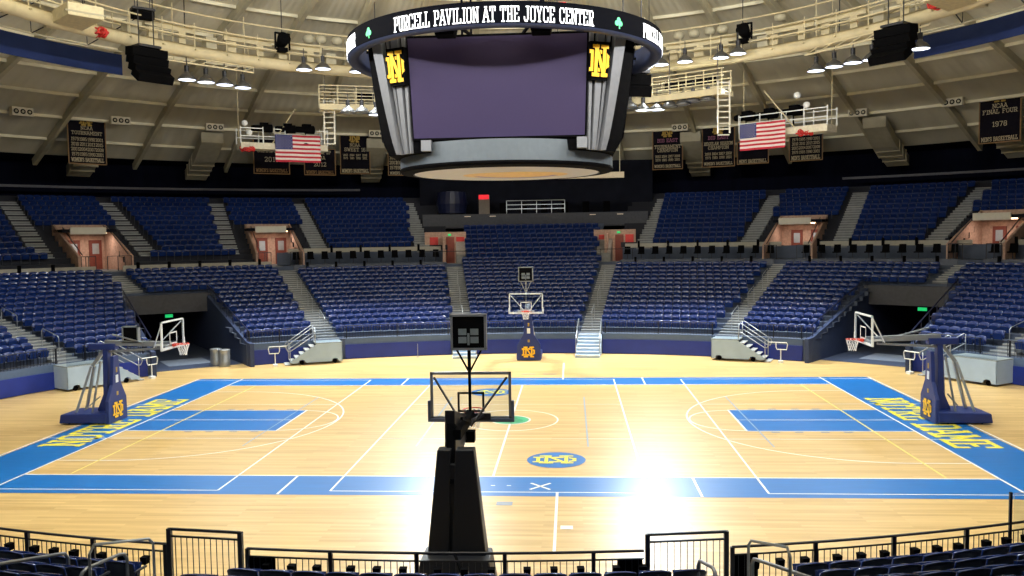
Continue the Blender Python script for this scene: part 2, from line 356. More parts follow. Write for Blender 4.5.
line(-2.9, -4.1, -2.9, 4.6, .05, pb, Z3); line(2.88, -4.1, 2.88, 4.6, .05, pb, Z3); line(-8.9, -4.1, -8.9, 4.6, .05, pb, Z3); line(8.95, -4.1, 8.95, 4.6, .05, pb, Z3)
pb.build('pale_blue_lines', M['pale_blue'], fl)
gp = MB()
for x, y, w_, h_ in ((.35, -10.25, .42, .3), (-.35, -10.25, .3, .3), (-.2, 10.7, .7, .12), (.9, 10.7, .7, .12)): rect(gp, x, y, x+w_, y+h_, Z2)
for s_ in (-1, 1):
    for x in (11.9, 11.1, 10.2, 9.4):
        for y in (-2.0, 2.0): rect(gp, s_*x-.05, y-.06, s_*x+.25, y+.06, Z2)
gp.build('grey_floor_plates', M['grey_patch'], fl)
wl = MB(); rect(wl, 2.05, -12.0, 2.35, -11.75, Z2); wl.build('white_floor_patch', M['white_paint'], fl)
lt = MB()
letters(lt, 'NOTRE DAME', 1.35, lambda x, y, z: Vector((-14.72-y, x, Z3+z)), wd=.85, sx=8.3/(text_w('NOTRE DAME')*1.35/6))
letters(lt, 'NOTRE DAME', 1.35, lambda x, y, z: Vector((14.72+y, -x, Z3+z)), wd=.85, sx=8.3/(text_w('NOTRE DAME')*1.35/6))
lt.build('painted_baseline_letters', M['yellow_paint'], fl)
for (cx, cy, fl_) in ((1.85, -5.75, 1), (-1.3, 5.75, -1)):
    e_ = MB(); e_.disc(.92, Z3, 40, 0, (cx, cy)); eo = e_.build('blue_floor_emblem', M['blue_paint'], fl)
    g_ = MB(); monogram(g_, .95, lambda x, y, z: Vector((cx+x*fl_, cy+y*fl_, Z3+.003+z)), 0, 1, sx=1.35, dz=.003, w=.85, w2=1.35)
    g_.build('gold_monogram', [M['yellow_paint'], M['blue_paint']], eo)
c_ = MB(); c_.disc(.7, Z2, 32, 0, (0, 0)); so = c_.build('green_centre_emblem', M['green_paint'], fl)
c_ = MB()
for a in (90, 210, 330): c_.disc(.26, Z4, 20, 0, (.28*cos(R(a)), .28*sin(R(a))))
c_.build('shamrock_emblem', mat('dark_green_paint', (52, 140, 90), .32), so)

# dome shell, ribs and purlins
def dome_z(r): return 24.07 - .00469*r*r
RD = 47.0
mb = MB(); NS = 120; RAD = [0, 6, 12, 17, 22, 27, 31, 35, 39, 43, RD]
for j in range(len(RAD)-1):
    for k in range(NS):
        A = 2*pi*k/NS; Bn = 2*pi*(k+1)/NS; r0, r1 = RAD[j], RAD[j+1]
        pts = [(r0*sin(A), r0*cos(A), dome_z(r0)), (r1*sin(A), r1*cos(A), dome_z(r1)), (r1*sin(Bn), r1*cos(Bn), dome_z(r1)), (r0*sin(Bn), r0*cos(Bn), dome_z(r0))]
        if r0 == 0: pts = pts[:3]
        mb.face(pts)
def dome_material():
    m = bpy.data.materials.new('corrugated_dome'); m.use_nodes = True; nt = m.node_tree; N = nt.nodes; L = nt.links; b = N['Principled BSDF']
    tc = N.new('ShaderNodeTexCoord'); gr = N.new('ShaderNodeSeparateXYZ'); L.new(tc.outputs['Object'], gr.inputs[0])
    at = N.new('ShaderNodeMath'); at.operation = 'ARCTAN2'; L.new(gr.outputs[0], at.inputs[0]); L.new(gr.outputs[1], at.inputs[1])
    mu = N.new('ShaderNodeMath'); mu.operation = 'MULTIPLY'; mu.inputs[1].default_value = 360; L.new(at.outputs[0], mu.inputs[0])
    sn = N.new('ShaderNodeMath'); sn.operation = 'SINE'; L.new(mu.outputs[0], sn.inputs[0])
    bp = N.new('ShaderNodeBump'); bp.inputs['Strength'].default_value = .25; bp.inputs['Distance'].default_value = .06; L.new(sn.outputs[0], bp.inputs['Height']); L.new(bp.outputs[0], b.inputs['Normal'])
    nz = N.new('ShaderNodeTexNoise'); nz.inputs['Scale'].default_value = .25; nz.inputs['Detail'].default_value = 5; L.new(tc.outputs['Object'], nz.inputs[0])
    cr = N.new('ShaderNodeValToRGB'); cr.color_ramp.elements[0].position = .3; cr.color_ramp.elements[0].color = lin((200, 194, 172)); cr.color_ramp.elements[1].position = .7; cr.color_ramp.elements[1].color = lin((220, 214, 192))
    L.new(nz.outputs[0], cr.inputs[0]); L.new(cr.outputs[0], b.inputs['Base Color']); b.inputs['Roughness'].default_value = .85; b.inputs['Specular IOR Level'].default_value = .2
    return m
ceil = mb.build('ceiling', dome_material(), fix=False); struct(ceil)
for k in range(41):
    az = 360/41*k + .3
    if 95 < (az % 360) < 265: continue
    mb = MB(); a = R(az); rs = [4, 10, 16, 22, 28, 34, 40, 47.6]
    for r0, r1 in zip(rs[:-1], rs[1:]):
        mb.bar((r0*sin(a), r0*cos(a), dome_z(r0)-.28), (r1*sin(a), r1*cos(a), dome_z(r1)-.28), .28, .5)
    mb.build('ceiling_rib', M['rib'], ceil)
for r in (18, 21.5, 25.2, 29, 32.4, 35.6, 38.6, 41.6, 44.6):
    mb = MB()
    for k in range(120):
        if 33 < k < 87: continue
        A = 2*pi*k/120; Bn = 2*pi*(k+1)/120
        mb.bar((r*sin(A), r*cos(A), dome_z(r)-.1), (r*sin(Bn), r*cos(Bn), dome_z(r)-.1), .16, .2)
    mb.build('ceiling_purlin', M['purlin'], ceil)

# outer wall behind the upper seats, dark navy
mb = MB()
for k in range(90):
    a0, a1 = -180+4*k, -176+4*k
    mb.face([P(a0, 29.5, 4), P(a1, 29.5, 4), P(a1, 29.5, 13.6), P(a0, 29.5, 13.6)])
    mb.face([P(a0, 29.5, 13.6), P(a1, 29.5, 13.6), P(a1, 23.5, 14.25), P(a0, 23.5, 14.25)]) if False else None
for k in range(120):
    f0, f1 = -180+3*k, -177+3*k; p0, p1 = P(f0, 29.5, 13.6), P(f1, 29.5, 13.6); q0 = p0.xy.normalized()*46.9; q1 = p1.xy.normalized()*46.9
    mb.face([p0, p1, (q1.x, q1.y, 13.72), (q0.x, q0.y, 13.72)])
wf = mb.build('wall_far', M['navy_curtain'], fix=False); struct(wf)
mb = MB()        # pale ledge line at the back of the upper seats
for a0 in list(range(-84, -18, 3))+list(range(30, 84, 3)):
    mb.bar(P(a0, 26.3, 11.4), P(a0+3, 26.3, 11.4), .25, .18)
mb.build('trim_1', mat('dull_grey_ledge', (96, 96, 104), .8), None); struct(bpy.data.objects['trim_1'])

# lower seating tier: treads and risers as one concrete bowl
mb = MB()
def strip(e0, e1, z0, z1, a0, a1, st=1.0, mt=0, test=None):
    n = max(1, int(round((a1-a0)/st)))
    for k in range(n):
        p0 = a0+(a1-a0)*k/n; p1 = a0+(a1-a0)*(k+1)/n
        if test and test((p0+p1)/2, (e0+e1)/2): continue
        mb.face([P(p0, e0, z0), P(p1, e0, z0), P(p1, e1, z1), P(p0, e1, z1)], mt)
nt_low = lambda f, e: in_tunnel(P(f, e))
for i in range(NR):
    e0 = .25+TREAD*i; z = row_z(i); zn = row_z(i+1) if i < NR-1 else row_z(i)+.25
    t = nt_low if e0 < 8.6 else None
    strip(e0, e0+TREAD, z, z, -180, 180, 1, 0, t)
    strip(e0+TREAD, e0+TREAD, z, zn, -180, 180, 1, 0, t)
strip(0, 0, .0, 1.2, -180, 180, 1, 0, nt_low); strip(0, .25, 1.2, 1.2, -180, 180, 1, 0, nt_low)
tier = mb.build('lower_seating_tier', M['tier'], fix=False); struct(tier)
# centre block continues upward
mb = MB()
for i in range(16, 24):
    e0 = .25+TREAD*i; z = row_z(i); strip(e0, e0+TREAD, z, z, -7.6, 7.4); strip(e0+TREAD, e0+TREAD, z, z+.36, -7.6, 7.4)
struct(mb.build('centre_seating_tier', M['tier'], fix=False))
# upper tier
UZ = lambda e: 6.1+.45*(e-16.2)
mb = MB(); UT = .85
PORT = [-82, -64.5, -46.5, -28.4, 28.0, 46.5, 64.5, 82]
def port_test(phi, e):
    return e < 19.9 and any(abs(arc(phi, e, f)) < 1.6 for f in PORT)
for (a0, a1, e_s) in ((-95, -28.4, 14.4), (-28.4, -9.6, 16.2), (9.6, 95, 16.2)):
    e = e_s
    while e < 26.2:
        z = UZ(e); strip(e, e+UT, z, z, a0, a1, .35, 0, port_test); strip(e+UT, e+UT, z, z+.45*UT, a0, a1, .35, 0, port_test); e += UT
for (a0, a1) in ((95, 180), (-180, -95)): strip(13.85, 28, 5.0, 11, a0, a1, 3)
strip(26.5, 29.6, 10.7, 10.7, -180, 180, 3)
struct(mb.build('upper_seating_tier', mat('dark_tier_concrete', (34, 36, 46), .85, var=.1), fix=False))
# loge walkway between tiers
mb = MB()
for (a0, a1) in ((-28.4, -9.9), (9.9, 95)):
    strip(13.85, 16.2, 5.15, 5.15, a0, a1); strip(16.2, 16.2, 5.15, 6.1, a0, a1, 1); strip(13.85, 13.85, 4.8, 5.15, a0, a1)
for (a0, a1) in ((-95, -28.4),): strip(13.85, 14.4, 5.1, 5.1, a0, a1); strip(13.85, 13.85, 4.8, 5.1, a0, a1)
struct(mb.build('cross_aisle', M['tier'], fix=False))

# white / grey parapets between the tiers
def parapet(a0, a1, e, z0, z1, label, m_, n=None):
    mb = MB(); n = n or max(2, int(abs(a1-a0)))
    for k in range(n):
        p0 = a0+(a1-a0)*k/n; p1 = a0+(a1-a0)*(k+1)/n
        mb.hexa([P(p0, e, z0), P(p1, e, z0), P(p1, e+.12, z0), P(p0, e+.12, z0), P(p0, e, z1), P(p1, e, z1), P(p1, e+.12, z1), P(p0, e+.12, z1)])
    root = mb.build('parapet', m_); tag(root, label, 'parapet')
    k = a0+1.5
    while k < a1-1:
        q = P(k, e-.05); pm = MB(); pm.bar((q.x, q.y, z0), (q.x, q.y, z1+.2), .16, .16); pm.build('post', M['black'], root); k += 3.2
    return root
M['parapet'] = mat('pale_parapet', (170, 165, 152), .7, var=.08)
M['parapet_grey'] = mat('grey_parapet', (92, 98, 112), .7, var=.08)
parapet(-95, -66.0, 13.95, 5.1, 5.5, 'pale parapet under the upper seats at the far left edge', M['parapet'])
parapet(-63.2, -47.9, 13.95, 5.1, 5.5, 'pale parapet left of the left corner portal', M['parapet'])
parapet(-45.2, -29.6, 13.95, 5.1, 5.5, 'pale parapet above the left tunnel section', M['parapet'])
for a0, a1, s_ in ((-27.2, -10.4, 'left of centre, above the black loge chairs'), (10.2, 26.9, 'right of centre, above the black loge chairs'), (29.2, 45.4, 'above the section beside the right tunnel'), (47.8, 63.3, 'at the far right edge under dark seats')):
    parapet(a0, a1, 16.1, 6.05, 6.38, 'pale parapet '+s_, M['parapet'])
    parapet(a0, a1, 13.75, 4.78, 5.2, 'grey ledge wall '+s_, M['parapet_grey'])

# ==================================================================== portals
for gi, f in enumerate([-64.5, -46.5, -28.4, 28.0, 46.5, 64.5]):
    left = f < -28.5; z0 = 5.15; zt = 7.75
    o = P(f, 14.4); d = radial(f); rz = math.atan2(d.y, d.x) - pi/2
    names = {-64.5: 'at the far left edge', -46.5: 'above the left tunnel roof', -28.4: 'left of centre between two stairways', 28.0: 'right of centre between two stairways', 46.5: 'at the right above the tunnel roof', 64.5: 'beyond the right edge of the frame'}[f]
    root = thing('portal', (o.x, o.y, z0), rz, 'warm lit brick entrance portal '+names, 'portal')
    m1 = MB()    # side walls following the slope of the tier
    for s_ in (-1, 1):
        x0, x1 = s_*1.6, s_*1.75
        prof = [(.2, 0), (5.6, 0), (5.6, 3.2), (1.9, 1.7), (.2, 1.0)]
        for (ya, za), (yb, zb) in zip(prof, prof[1:]+prof[:1]): m1.face([(x0, ya, za), (x0, yb, zb), (x1, yb, zb), (x1, ya, za)])
        m1.face([(x0, y, z) for y, z in prof]); m1.face([(x1, y, z) for y, z in prof])
    m1.box((-1.75, 5.6, 0), (1.75, 5.75, 3.2)); m1.build('brick_wall', M['brick'], root)
    m1 = MB(); m1.box((-1.6, 0, -.1), (1.6, 5.6, 0)); m1.build('portal_floor', M['stair'], root)
    m1 = MB(); m1.box((-1.75, 3.3, 2.65), (1.75, 5.7, 2.85)); m1.build('lintel', M['dark_wall'], root)
    m1 = MB(); m1.box((-1.3, 3.14, 2.5), (1.0, 3.28, 2.98)); m1.build('sign_panel', M['sign_panel'], root)
    m1 = MB(); m1.box((-.9, 3.7, 2.54), (1.2, 3.82, 2.62)); m1.build('light_tube', M['glow'], root)
    for x in (-.9, .55):
        m1 = MB(); m1.box((x, 5.5, 0), (x+.85, 5.6, 2.1)); dd = m1.build('door', M['door'], root)
        m1 = MB(); m1.box((x+.2, 5.46, 1.1), (x+.65, 5.5, 1.85)); m1.build('door_pane', M['steel'], dd)
    m1 = MB(); m1.bar((-1.6, .1, 1.0), (-.7, .1, 1.0), .05); m1.bar((.7, .1, 1.0), (1.6, .1, 1.0), .05); 
    for s_ in (-1, 1):
        for x in (.7, 1.15, 1.58): m1.bar((s_*x, .1, 0), (s_*x, .1, 1.0), .04)
        m1.bar((s_*1.45, .3, 1.1), (s_*1.45, 4.4, 3.0), .05)
        m1.bar((s_*.7, .1, 1.0), (s_*.7, 2.2, .95), .04); m1.bar((s_*.7, 2.2, .95), (s_*.7, 2.2, 0), .04)
    m1.build('guard_rail', M['railing'], root)
    ld = bpy.data.lights.new('portal_lamp', 'AREA'); ld.shape = 'RECTANGLE'; ld.size = 2; ld.size_y = .12; ld.energy = 60; ld.color = (1, .82, .70)
    lo = bpy.data.objects.new('portal_lamp', ld); COL.objects.link(lo); lo.parent = root; lo.location = (.15, 3.76, 2.5)
# centre portals: red doors beside brick
for s_, f in ((-1, -9.55), (1, 9.35)):
    o = P(f, 14.2); d = outward(f, 16); rz = math.atan2(d.y, d.x) - pi/2
    root = thing('portal', (o.x, o.y, 5.0), rz, 'narrow portal with red doors and green exit sign %s of the centre section' % ('left' if s_ < 0 else 'right'), 'portal')
    m1 = MB(); m1.box((-1.9, 3.0, 0), (1.4, 3.2, 2.5)); m1.build('brick_wall', M['brick'], root)
    m1 = MB(); m1.box((-1.9, 0, -.1), (1.4, 3.2, 0)); m1.build('portal_floor', M['stair'], root)
    m1 = MB(); m1.box((-.5 if s_ < 0 else -.9, 1.0, 0), (-.3 if s_ < 0 else -.7, 3.0, 2.2)); m1.build('side_wall', M['stair'] if 0 else M['brick'], root)
    for x in (-1.5, -.2, .6):
        m1 = MB(); m1.box((x, 2.9, 0), (x+.65, 3.0, 2.1)); m1.build('door', M['red'] if x != -.2 else M['door'], root)
    m1 = MB(); m1.box((-.05, 2.8, 2.2), (.2, 2.9, 2.35)); m1.build('exit_sign', M['sign_green'], root)
    m1 = MB(); m1.bar((-1.9, .1, 1.0), (1.4, .1, 1.0), .05)
    for x in (-1.9, -1.1, 1.3): m1.bar((x, .1, 0), (x, .1, 1.0), .04)
    m1.build('guard_rail', M['railing'], root)
    ld = bpy.data.lights.new('portal_lamp', 'AREA'); ld.size = .6; ld.energy = 14; ld.color = (1, .75, .6)
    lo = bpy.data.objects.new('portal_lamp', ld); COL.objects.link(lo); lo.parent = root; lo.location = (0, 1.6, 2.6)
    # pale wing wall between the portal and the centre block
    q = P(s_*7.9, 15.2); m1 = MB(); T = Matrix.Translation((q.x, q.y, 0)) @ Matrix.Rotation(rz, 4, 'Z')
    m1.hexa([(-.55, 0, 5.0), (.55, 0, 5.0), (.55, 2.6, 5.0), (-.55, 2.6, 5.0), (-.55, 0, 5.7), (.55, 0, 5.7), (.55, 2.6, 7.1), (-.55, 2.6, 7.1)], 0, T)
    tag(m1.build('stair_block', mat('pale_block', (140, 138, 134), .8)), 'pale sloping concrete block %s of the centre seats' % ('left' if s_ < 0 else 'right'), 'concrete block')

# press box above the centre seats
pb_ = thing('press_box', (0, 0, 0), 0, 'dark press box shelf above the centre seats under the scoreboard', 'press box')
m1 = MB()
for k in range(-12, 12):
    q = lambda a, e, z: P(a, e, z)
    m1.hexa([q(k, 20.9, 7.9), q(k+1, 20.9, 7.9), q(k+1, 21.1, 7.9), q(k, 21.1, 7.9), q(k, 20.9, 9.0), q(k+1, 20.9, 9.0), q(k+1, 21.1, 9.0), q(k, 21.1, 9.0)])
    m1.hexa([q(k, 20.9, 7.85), q(k+1, 20.9, 7.85), q(k+1, 25, 7.85), q(k, 25, 7.85), q(k, 20.9, 7.95), q(k+1, 20.9, 7.95), q(k+1, 25, 7.95), q(k, 25, 7.95)])
m1.build('front_wall', mat('dark_grey_fascia', (70, 72, 80), .7), pb_)
m1 = MB()
for z in (9.4, 9.75, 10.1): m1.bar(P(-3, 21.3, z), P(3.2, 21.3, z), .05)
for a in (-3, -1.4, .2, 1.8, 3.2): m1.bar(P(a, 21.3, 9), P(a, 21.3, 10.1), .05)
m1.build('railing', M['steel'], pb_)
for a in (-7.2, -4.5, 6.2, 9.1):
    q = P(a, 20.8, 8.78); m1 = MB(); m1.box((q.x-.25, q.y-.1, q.z), (q.x+.25, q.y, q.z+.05)); m1.build('downlight', mat('dim_downlight', (200, 190, 170), .5, emit=(255, 230, 200), strength=.5), pb_)
m1 = MB(); m1.hexa([P(-12, 25, 7.9), P(12, 25, 7.9), P(12, 25.2, 7.9), P(-12, 25.2, 7.9), P(-12, 25, 13.6), P(12, 25, 13.6), P(12, 25.2, 13.6), P(-12, 25.2, 13.6)]); m1.build('back_wall', M['dark_wall'], pb_)
for k in range(9):
    m1 = MB(); q = P(-10+2.2*k, 21.8, 9.0); m1.box((q.x-.28, q.y, q.z), (q.x+.28, q.y+.1, q.z+.95)); m1.build('chair_back', M['black'], pb_)
# lit red sign on its pale post
root = thing('exit_sign', tuple(P(-5.4, 21.0, 9.0)), 0, 'lit red sign on a pale post left of the press box railing', 'sign')
m1 = MB(); m1.box((-.45, 0, 0), (.45, .15, 1.6)); m1.build('post', mat('dim_beige_panel', (120, 112, 104), .8), root)
m1 = MB(); m1.box((-.45, -.06, 1.25), (.4, 0, 1.62)); m1.build('sign_face', M['sign_red'], root)
m1 = MB(); m1.lathe([(0, 0), (1.2, .1), (1.35, .9), (1.2, 1.9), (0, 2)], 20)
o_ = m1.build('covered_drum', M['navy']); o_.location = tuple(P(-8.8, 21.8, 9.0)); tag(o_, 'large dark covered drum shape above the left end of the press box', 'drum')
# long pale beam hanging behind the scoreboard
root = thing('hanging_beam', (1.2, 30, 11.2), 0, 'long pale horizontal beam hanging behind the scoreboard base', 'beam')
m1 = MB(); m1.box((-5.1, -.2, 0), (5.1, .2, .42)); m1.build('beam', M['tan_strip'], root)
for x in (-4.8, -2, 0, 2, 4.8): m1 = MB(); m1.bar((x, 0, .4), (x, 0, 9.5), .05); m1.build('hanger', M['rib'], root)
m1 = MB(); m1.box((-.6, -.35, .05), (.6, -.2, .3)); m1.build('projector_box', M['grey_metal'], root)

# ==================================================================== aisle stairs in the lower bowl
NAMES_A = {-64.5: 'at the far left end', -28.2: 'left of the black loge chairs', -9.0: 'left of the centre section', 8.9: 'right of the centre section', 28.0: 'right of centre', 64.5: 'at the far right end', -46.5: 'above the left tunnel roof', 46.5: 'above the right tunnel roof', -169.9: 'below the camera, left gate', 169.4: 'below the camera, right gate'}
def aisle(f, e_from, e_to, label, hw=.62, zoff=None, rows=None):
    root = None; m1 = MB(); m2 = MB(); rl = []
    i = int(round((e_from)/TREAD)); 
    while .25+TREAD*i < e_to:
        for h in (0, 1):
            e0 = .25+TREAD*i - .42 + .42*h; z = row_z(i) + (-RISE/2 if h == 0 else 0) + .03
            d1 = dphi(f, e0, hw)
            pts = [P(f-d1, e0, z-.25), P(f+d1, e0, z-.25), P(f+d1, e0+.44, z-.25), P(f-d1, e0+.44, z-.25), P(f-d1, e0, z), P(f+d1, e0, z), P(f+d1, e0+.44, z), P(f-d1, e0+.44, z)]
            m1.hexa(pts)
            m2.hexa([P(f-d1, e0-.005, z-.04), P(f+d1, e0-.005, z-.04), P(f+d1, e0+.05, z-.04), P(f-d1, e0+.05, z-.04), P(f-d1, e0-.005, z+.005), P(f+d1, e0-.005, z+.005), P(f+d1, e0+.05, z+.005), P(f-d1, e0+.05, z+.005)])
        i += 1
    root = m1.build('aisle_stairs', M['stair']); tag(root, label, 'stairs')
    m2.build('stair_nosing', M['nosing'], root)
    k = 1 + int(round(e_from/TREAD))
    while k+3 < i:
        m3 = MB(); a_ = .25+TREAD*k; b_ = a_+TREAD*1.6
        za, zb = row_z(k), row_z(k)+RISE*1.6
        m3.tube([P(f, a_, za), P(f, a_, za+.9), P(f, a_+.1, za+1.0), P(f, b_-.1, zb+.95), P(f, b_, zb+.85), P(f, b_, zb)], .022, 6)
        m3.build('handrail', M['steel'], root); k += 4
    return root
for f in (-64.5, -28.2, -9.0, 8.9, 28.0, 64.5):
    aisle(f, 0, 13.8, 'pale concrete aisle stairs ' + NAMES_A[f])
for f in (-46.5, 46.5): aisle(f, 10.0, 13.8, 'pale concrete aisle stairs ' + NAMES_A[f])
for f in (-169.9, 169.4): aisle(f, 0, 6, 'concrete aisle stairs ' + NAMES_A[f])
# upper stairs flanking each portal
def upper_stairs(f, off, e_s, label, off2=None):
    m1 = MB(); m2 = MB(); e = e_s; off2 = off if off2 is None else off2
    while e < 25.2:
        t = (e-e_s)/(26-e_s); o_ = off+(off2-off)*t
        for h in (0, 1):
            z = UZ(e)+.19*h+.02; ee = e+.42*h; c = f+dphi(f, ee, o_); d1 = dphi(f, ee, .6)
            m1.hexa([P(c-d1, ee, z-.2), P(c+d1, ee, z-.2), P(c+d1, ee+.43, z-.2), P(c-d1, ee+.43, z-.2), P(c-d1, ee, z), P(c+d1, ee, z), P(c+d1, ee+.43, z), P(c-d1, ee+.43, z)])
            m2.hexa([P(c-d1, ee-.01, z-.03), P(c+d1, ee-.01, z-.03), P(c+d1, ee+.05, z-.03), P(c-d1, ee+.05, z-.03), P(c-d1, ee-.01, z+.008), P(c+d1, ee-.01, z+.008), P(c+d1, ee+.05, z+.008), P(c-d1, ee+.05, z+.008)])
        e += .85
    root = m1.build('upper_stairs', M['stair']); tag(root, label, 'stairs')
    m2.build('stair_nosing', M['nosing'], root)
PN = {-64.5: 'far left edge', -46.5: 'left tunnel', -28.4: 'left of centre', 28.0: 'right of centre', 46.5: 'right tunnel', 64.5: 'far right edge'}
for f in (-64.5, -46.5, -28.4, 28.0, 46.5, 64.5):
    for s_ in (-1, 1):
        upper_stairs(f, s_*3.3, 16.2 if not (f < -28.5 or (f == -28.4 and s_ < 0)) else 16.2, 'upper stairway on the %s side of the %s portal' % ('left' if s_ < 0 else 'right', PN[f]))
upper_stairs(-9.6, -1.9, 16.2, 'upper stairway just left of the press box', -3.4)
upper_stairs(9.4, 1.9, 16.2, 'upper stairway just right of the press box', 3.4)

# ==================================================================== seats
def seat_parts():
    out = {}
    b = MB(); n = 5; W = .25; rowsz = [(.40, -.05), (.60, -.02), (.78, .02), (.86, .05)]
    grid = []
    for zi, (z, yo) in enumerate(rowsz):
        r_ = []
        for k in range(n+1):
            u = -1+2*k/n; x = u*W*(1 if zi < 3 else .9); zz = z + (-.05*u*u if zi == 3 else 0); y = -.16 - yo + .05*u*u - .0
            r_.append((x, y, zz))
        grid.append(r_)
    for th, flip in ((0, 0), (-.045, 1)):
        mi_ = flip
        for a in range(3):
            for k in range(n):
                q = [grid[a][k], grid[a][k+1], grid[a+1][k+1], grid[a+1][k]]
                b.face([(x, y+th, z) for x, y, z in q], mi_)
    for a in range(3):
        for k in (0, n):
            p, q = grid[a][k], grid[a+1][k]; b.face([p, q, (q[0], q[1]-.045, q[2]), (p[0], p[1]-.045, p[2])])
    for k in range(n):
        p, q = grid[3][k], grid[3][k+1]; b.face([p, q, (q[0], q[1]-.045, q[2]), (p[0], p[1]-.045, p[2])])
        p, q = grid[0][k], grid[0][k+1]; b.face([p, q, (q[0], q[1]-.045, q[2]), (p[0], p[1]-.045, p[2])])
    out['backrest'] = b
    s = MB()   # seat pan tipped up
    s.hexa([(-.2, -.04, .40), (.2, -.04, .40), (.2, .02, .36), (-.2, .02, .36), (-.19, .06, .72), (.19, .06, .72), (.2, .12, .70), (-.2, .12, .70)])
    out['seat_pan'] = s
    a = MB()
    a.box((.235, -.16, .60), (.275, .14, .635)); a.box((.245, -.1, .0), (.265, -.04, .62)); 
    out['armrest'] = a
    return out
SP = seat_parts()
for b_ in SP.values(): b_.v = [(x, y, z*.9) for x, y, z in b_.v]
SM = {'backrest': SP['backrest'].mesh('backrest', [M['seat'], M['seat_back']], True), 'seat_pan': SP['seat_pan'].mesh('seat_pan', M['seat']), 'armrest': SP['armrest'].mesh('armrest', M['seat_metal'])}
import bmesh
for k_, me in SM.items():
    b = bmesh.new(); b.from_mesh(me); bmesh.ops.remove_doubles(b, verts=b.verts, dist=.0005); bmesh.ops.recalc_face_normals(b, faces=b.faces); b.to_mesh(me); b.free()
SEATS = []   # (pos, rz, section, row, index)
def section(f0, f1, rows, name, efun, zfun, g0=.8, g1=.8, test=None, pitch=.53, wantframe=False):
    for i in rows:
        e = efun(i); z = zfun(i); fa = f0+dphi(f0, e, g0); fb = f1-dphi(f1, e, g1); f = fa; k = 0
        while f < fb:
            q = P(f, e)
            if not (test and test(q, e, f)):
                o = outward(f, e); rz = math.atan2(-o.y, -o.x) - pi/2
                ok = True
                if wantframe:
                    u, v, D = project((q.x, q.y, z+.8)); ok = D > 2 and -150 < u < 1174 and v < 680
                if ok: SEATS.append((Vector((q.x, q.y, z)), rz, name, i, k)); k += 1
            f += dphi(f, e, pitch)
LE = lambda i: .25+TREAD*i+.45
lowt = lambda q, e, f: in_tunnel(q, 2.75) and e < 9.2
section(-82, -64.5, range(15), 'far left end', LE, row_z)
section(-64.5, -46.5, range(15), 'left end bank', LE, row_z, test=lowt)
section(-46.5, -28.2, range(15), 'bank right of the left tunnel', LE, row_z, test=lowt)
section(-28.2, -9.0, range(14), 'left middle bank', LE, row_z)
section(-9.0, 8.9, range(16), 'centre bank', LE, row_z)
section(-7.6, 7.4, range(16, 23), 'centre bank', LE, row_z, .2, .2)
section(8.9, 28.0, range(14), 'right middle bank', LE, row_z)
section(28.0, 46.5, range(14), 'bank left of the right tunnel', LE, row_z, test=lowt)
section(46.5, 64.5, range(14), 'right end bank', LE, row_z, test=lowt)
section(64.5, 82, range(14), 'far right end', LE, row_z)
# near side banks at the bottom of the frame
section(-169.9+0, -138, range(6), 'near left bank', LE, row_z, wantframe=True)
section(169.4, 190.1, range(3), 'near centre bank', LE, row_z, wantframe=True)
section(138, 169.4, range(6), 'near right bank', LE, row_z, wantframe=True)
def uptest(q, e, f):
    for p_ in (-64.5, -46.5, -28.4, 28.0, 46.5, 64.5):
        l = abs(arc(f, e, p_))
        if l < 2.65: return e < 20.4
        if l < 4.0: return e > 15.8 or l < 3
    return False
UE = lambda i: 16.2+UT*i+.4
for a0, a1, nm, r in ((-82, -28.4, 'upper', range(-1, 11)), (-28.4, -13.5, 'upper', range(11)), (13.5, 28, 'upper', range(11)), (28, 82, 'upper', range(11))):
    section(a0, a1, r, nm, UE, lambda i: UZ(16.2+UT*i), 0, 0, uptest)

def vis(s):
    u, v, D = project(s[0]+Vector((0, 0, .8)))
    if D < 2 or not (-4 < u < 1028 and v < 582): return -1
    return 1000/D
rank = sorted(range(len(SEATS)), key=lambda k: -vis(SEATS[k]))
pick = set(rank[:300])
proto = bpy.data.objects.new('stadium_seat', None); proto.empty_display_size = .2
pm = {}
for nme in ('backrest', 'seat_pan', 'armrest'):
    pm[nme] = bpy.data.objects.new(nme, SM[nme])
SIDE = {'near left bank': 'near left bank', 'near right bank': 'near right bank', 'near centre bank': 'near centre bank'}
cnt = {}
for k in sorted(pick):
    pos, rz, nm, i, j = SEATS[k]
    r = proto.copy(); COL.objects.link(r); r.location = pos; r.rotation_euler = (0, 0, rz)
    if nm.startswith('near'): r.scale = (1, 1, .95)
    col_ = 'dark navy' if nm.startswith('near') else 'blue'
    cnt[(nm, i)] = cnt.get((nm, i), 0)+1
    where = nm
    tag(r, '%s seat, %s row, %s, %s from the %s' % (col_, ordn(i), where, ordn(cnt[(nm, i)]-1), 'right' if nm.startswith('near') else 'left'), 'stadium seat', 'tip-up seats '+where)
    for nme, ob in pm.items():
        c = ob.copy(); COL.objects.link(c); c.parent = r
rest = MB()
allv = {n_: [tuple(v.co) for v in SM[n_].vertices] for n_ in SM}; allf = {n_: [tuple(p.vertices) for p in SM[n_].polygons] for n_ in SM}; allm = {n_: [p.material_index for p in SM[n_].polygons] for n_ in SM}
for k, (pos, rz, nm, i, j) in enumerate(SEATS):
    if k in pick: continue
    c, s_ = cos(rz), sin(rz)
    for mi_, n_ in enumerate(('backrest', 'seat_pan', 'armrest')):
        b = len(rest.v)
        rest.v += [(pos.x+x*c-y*s_, pos.y+x*s_+y*c, pos.z+z) for x, y, z in allv[n_]]
        rest.f += [tuple(b+t for t in f) for f in allf[n_]]; rest.mi += [2 if mi_ == 2 else m_ for m_ in allm[n_]]
ro = rest.build('stadium_seat_rows', [M['seat'], M['seat_back'], M['seat_metal']], fix=False)
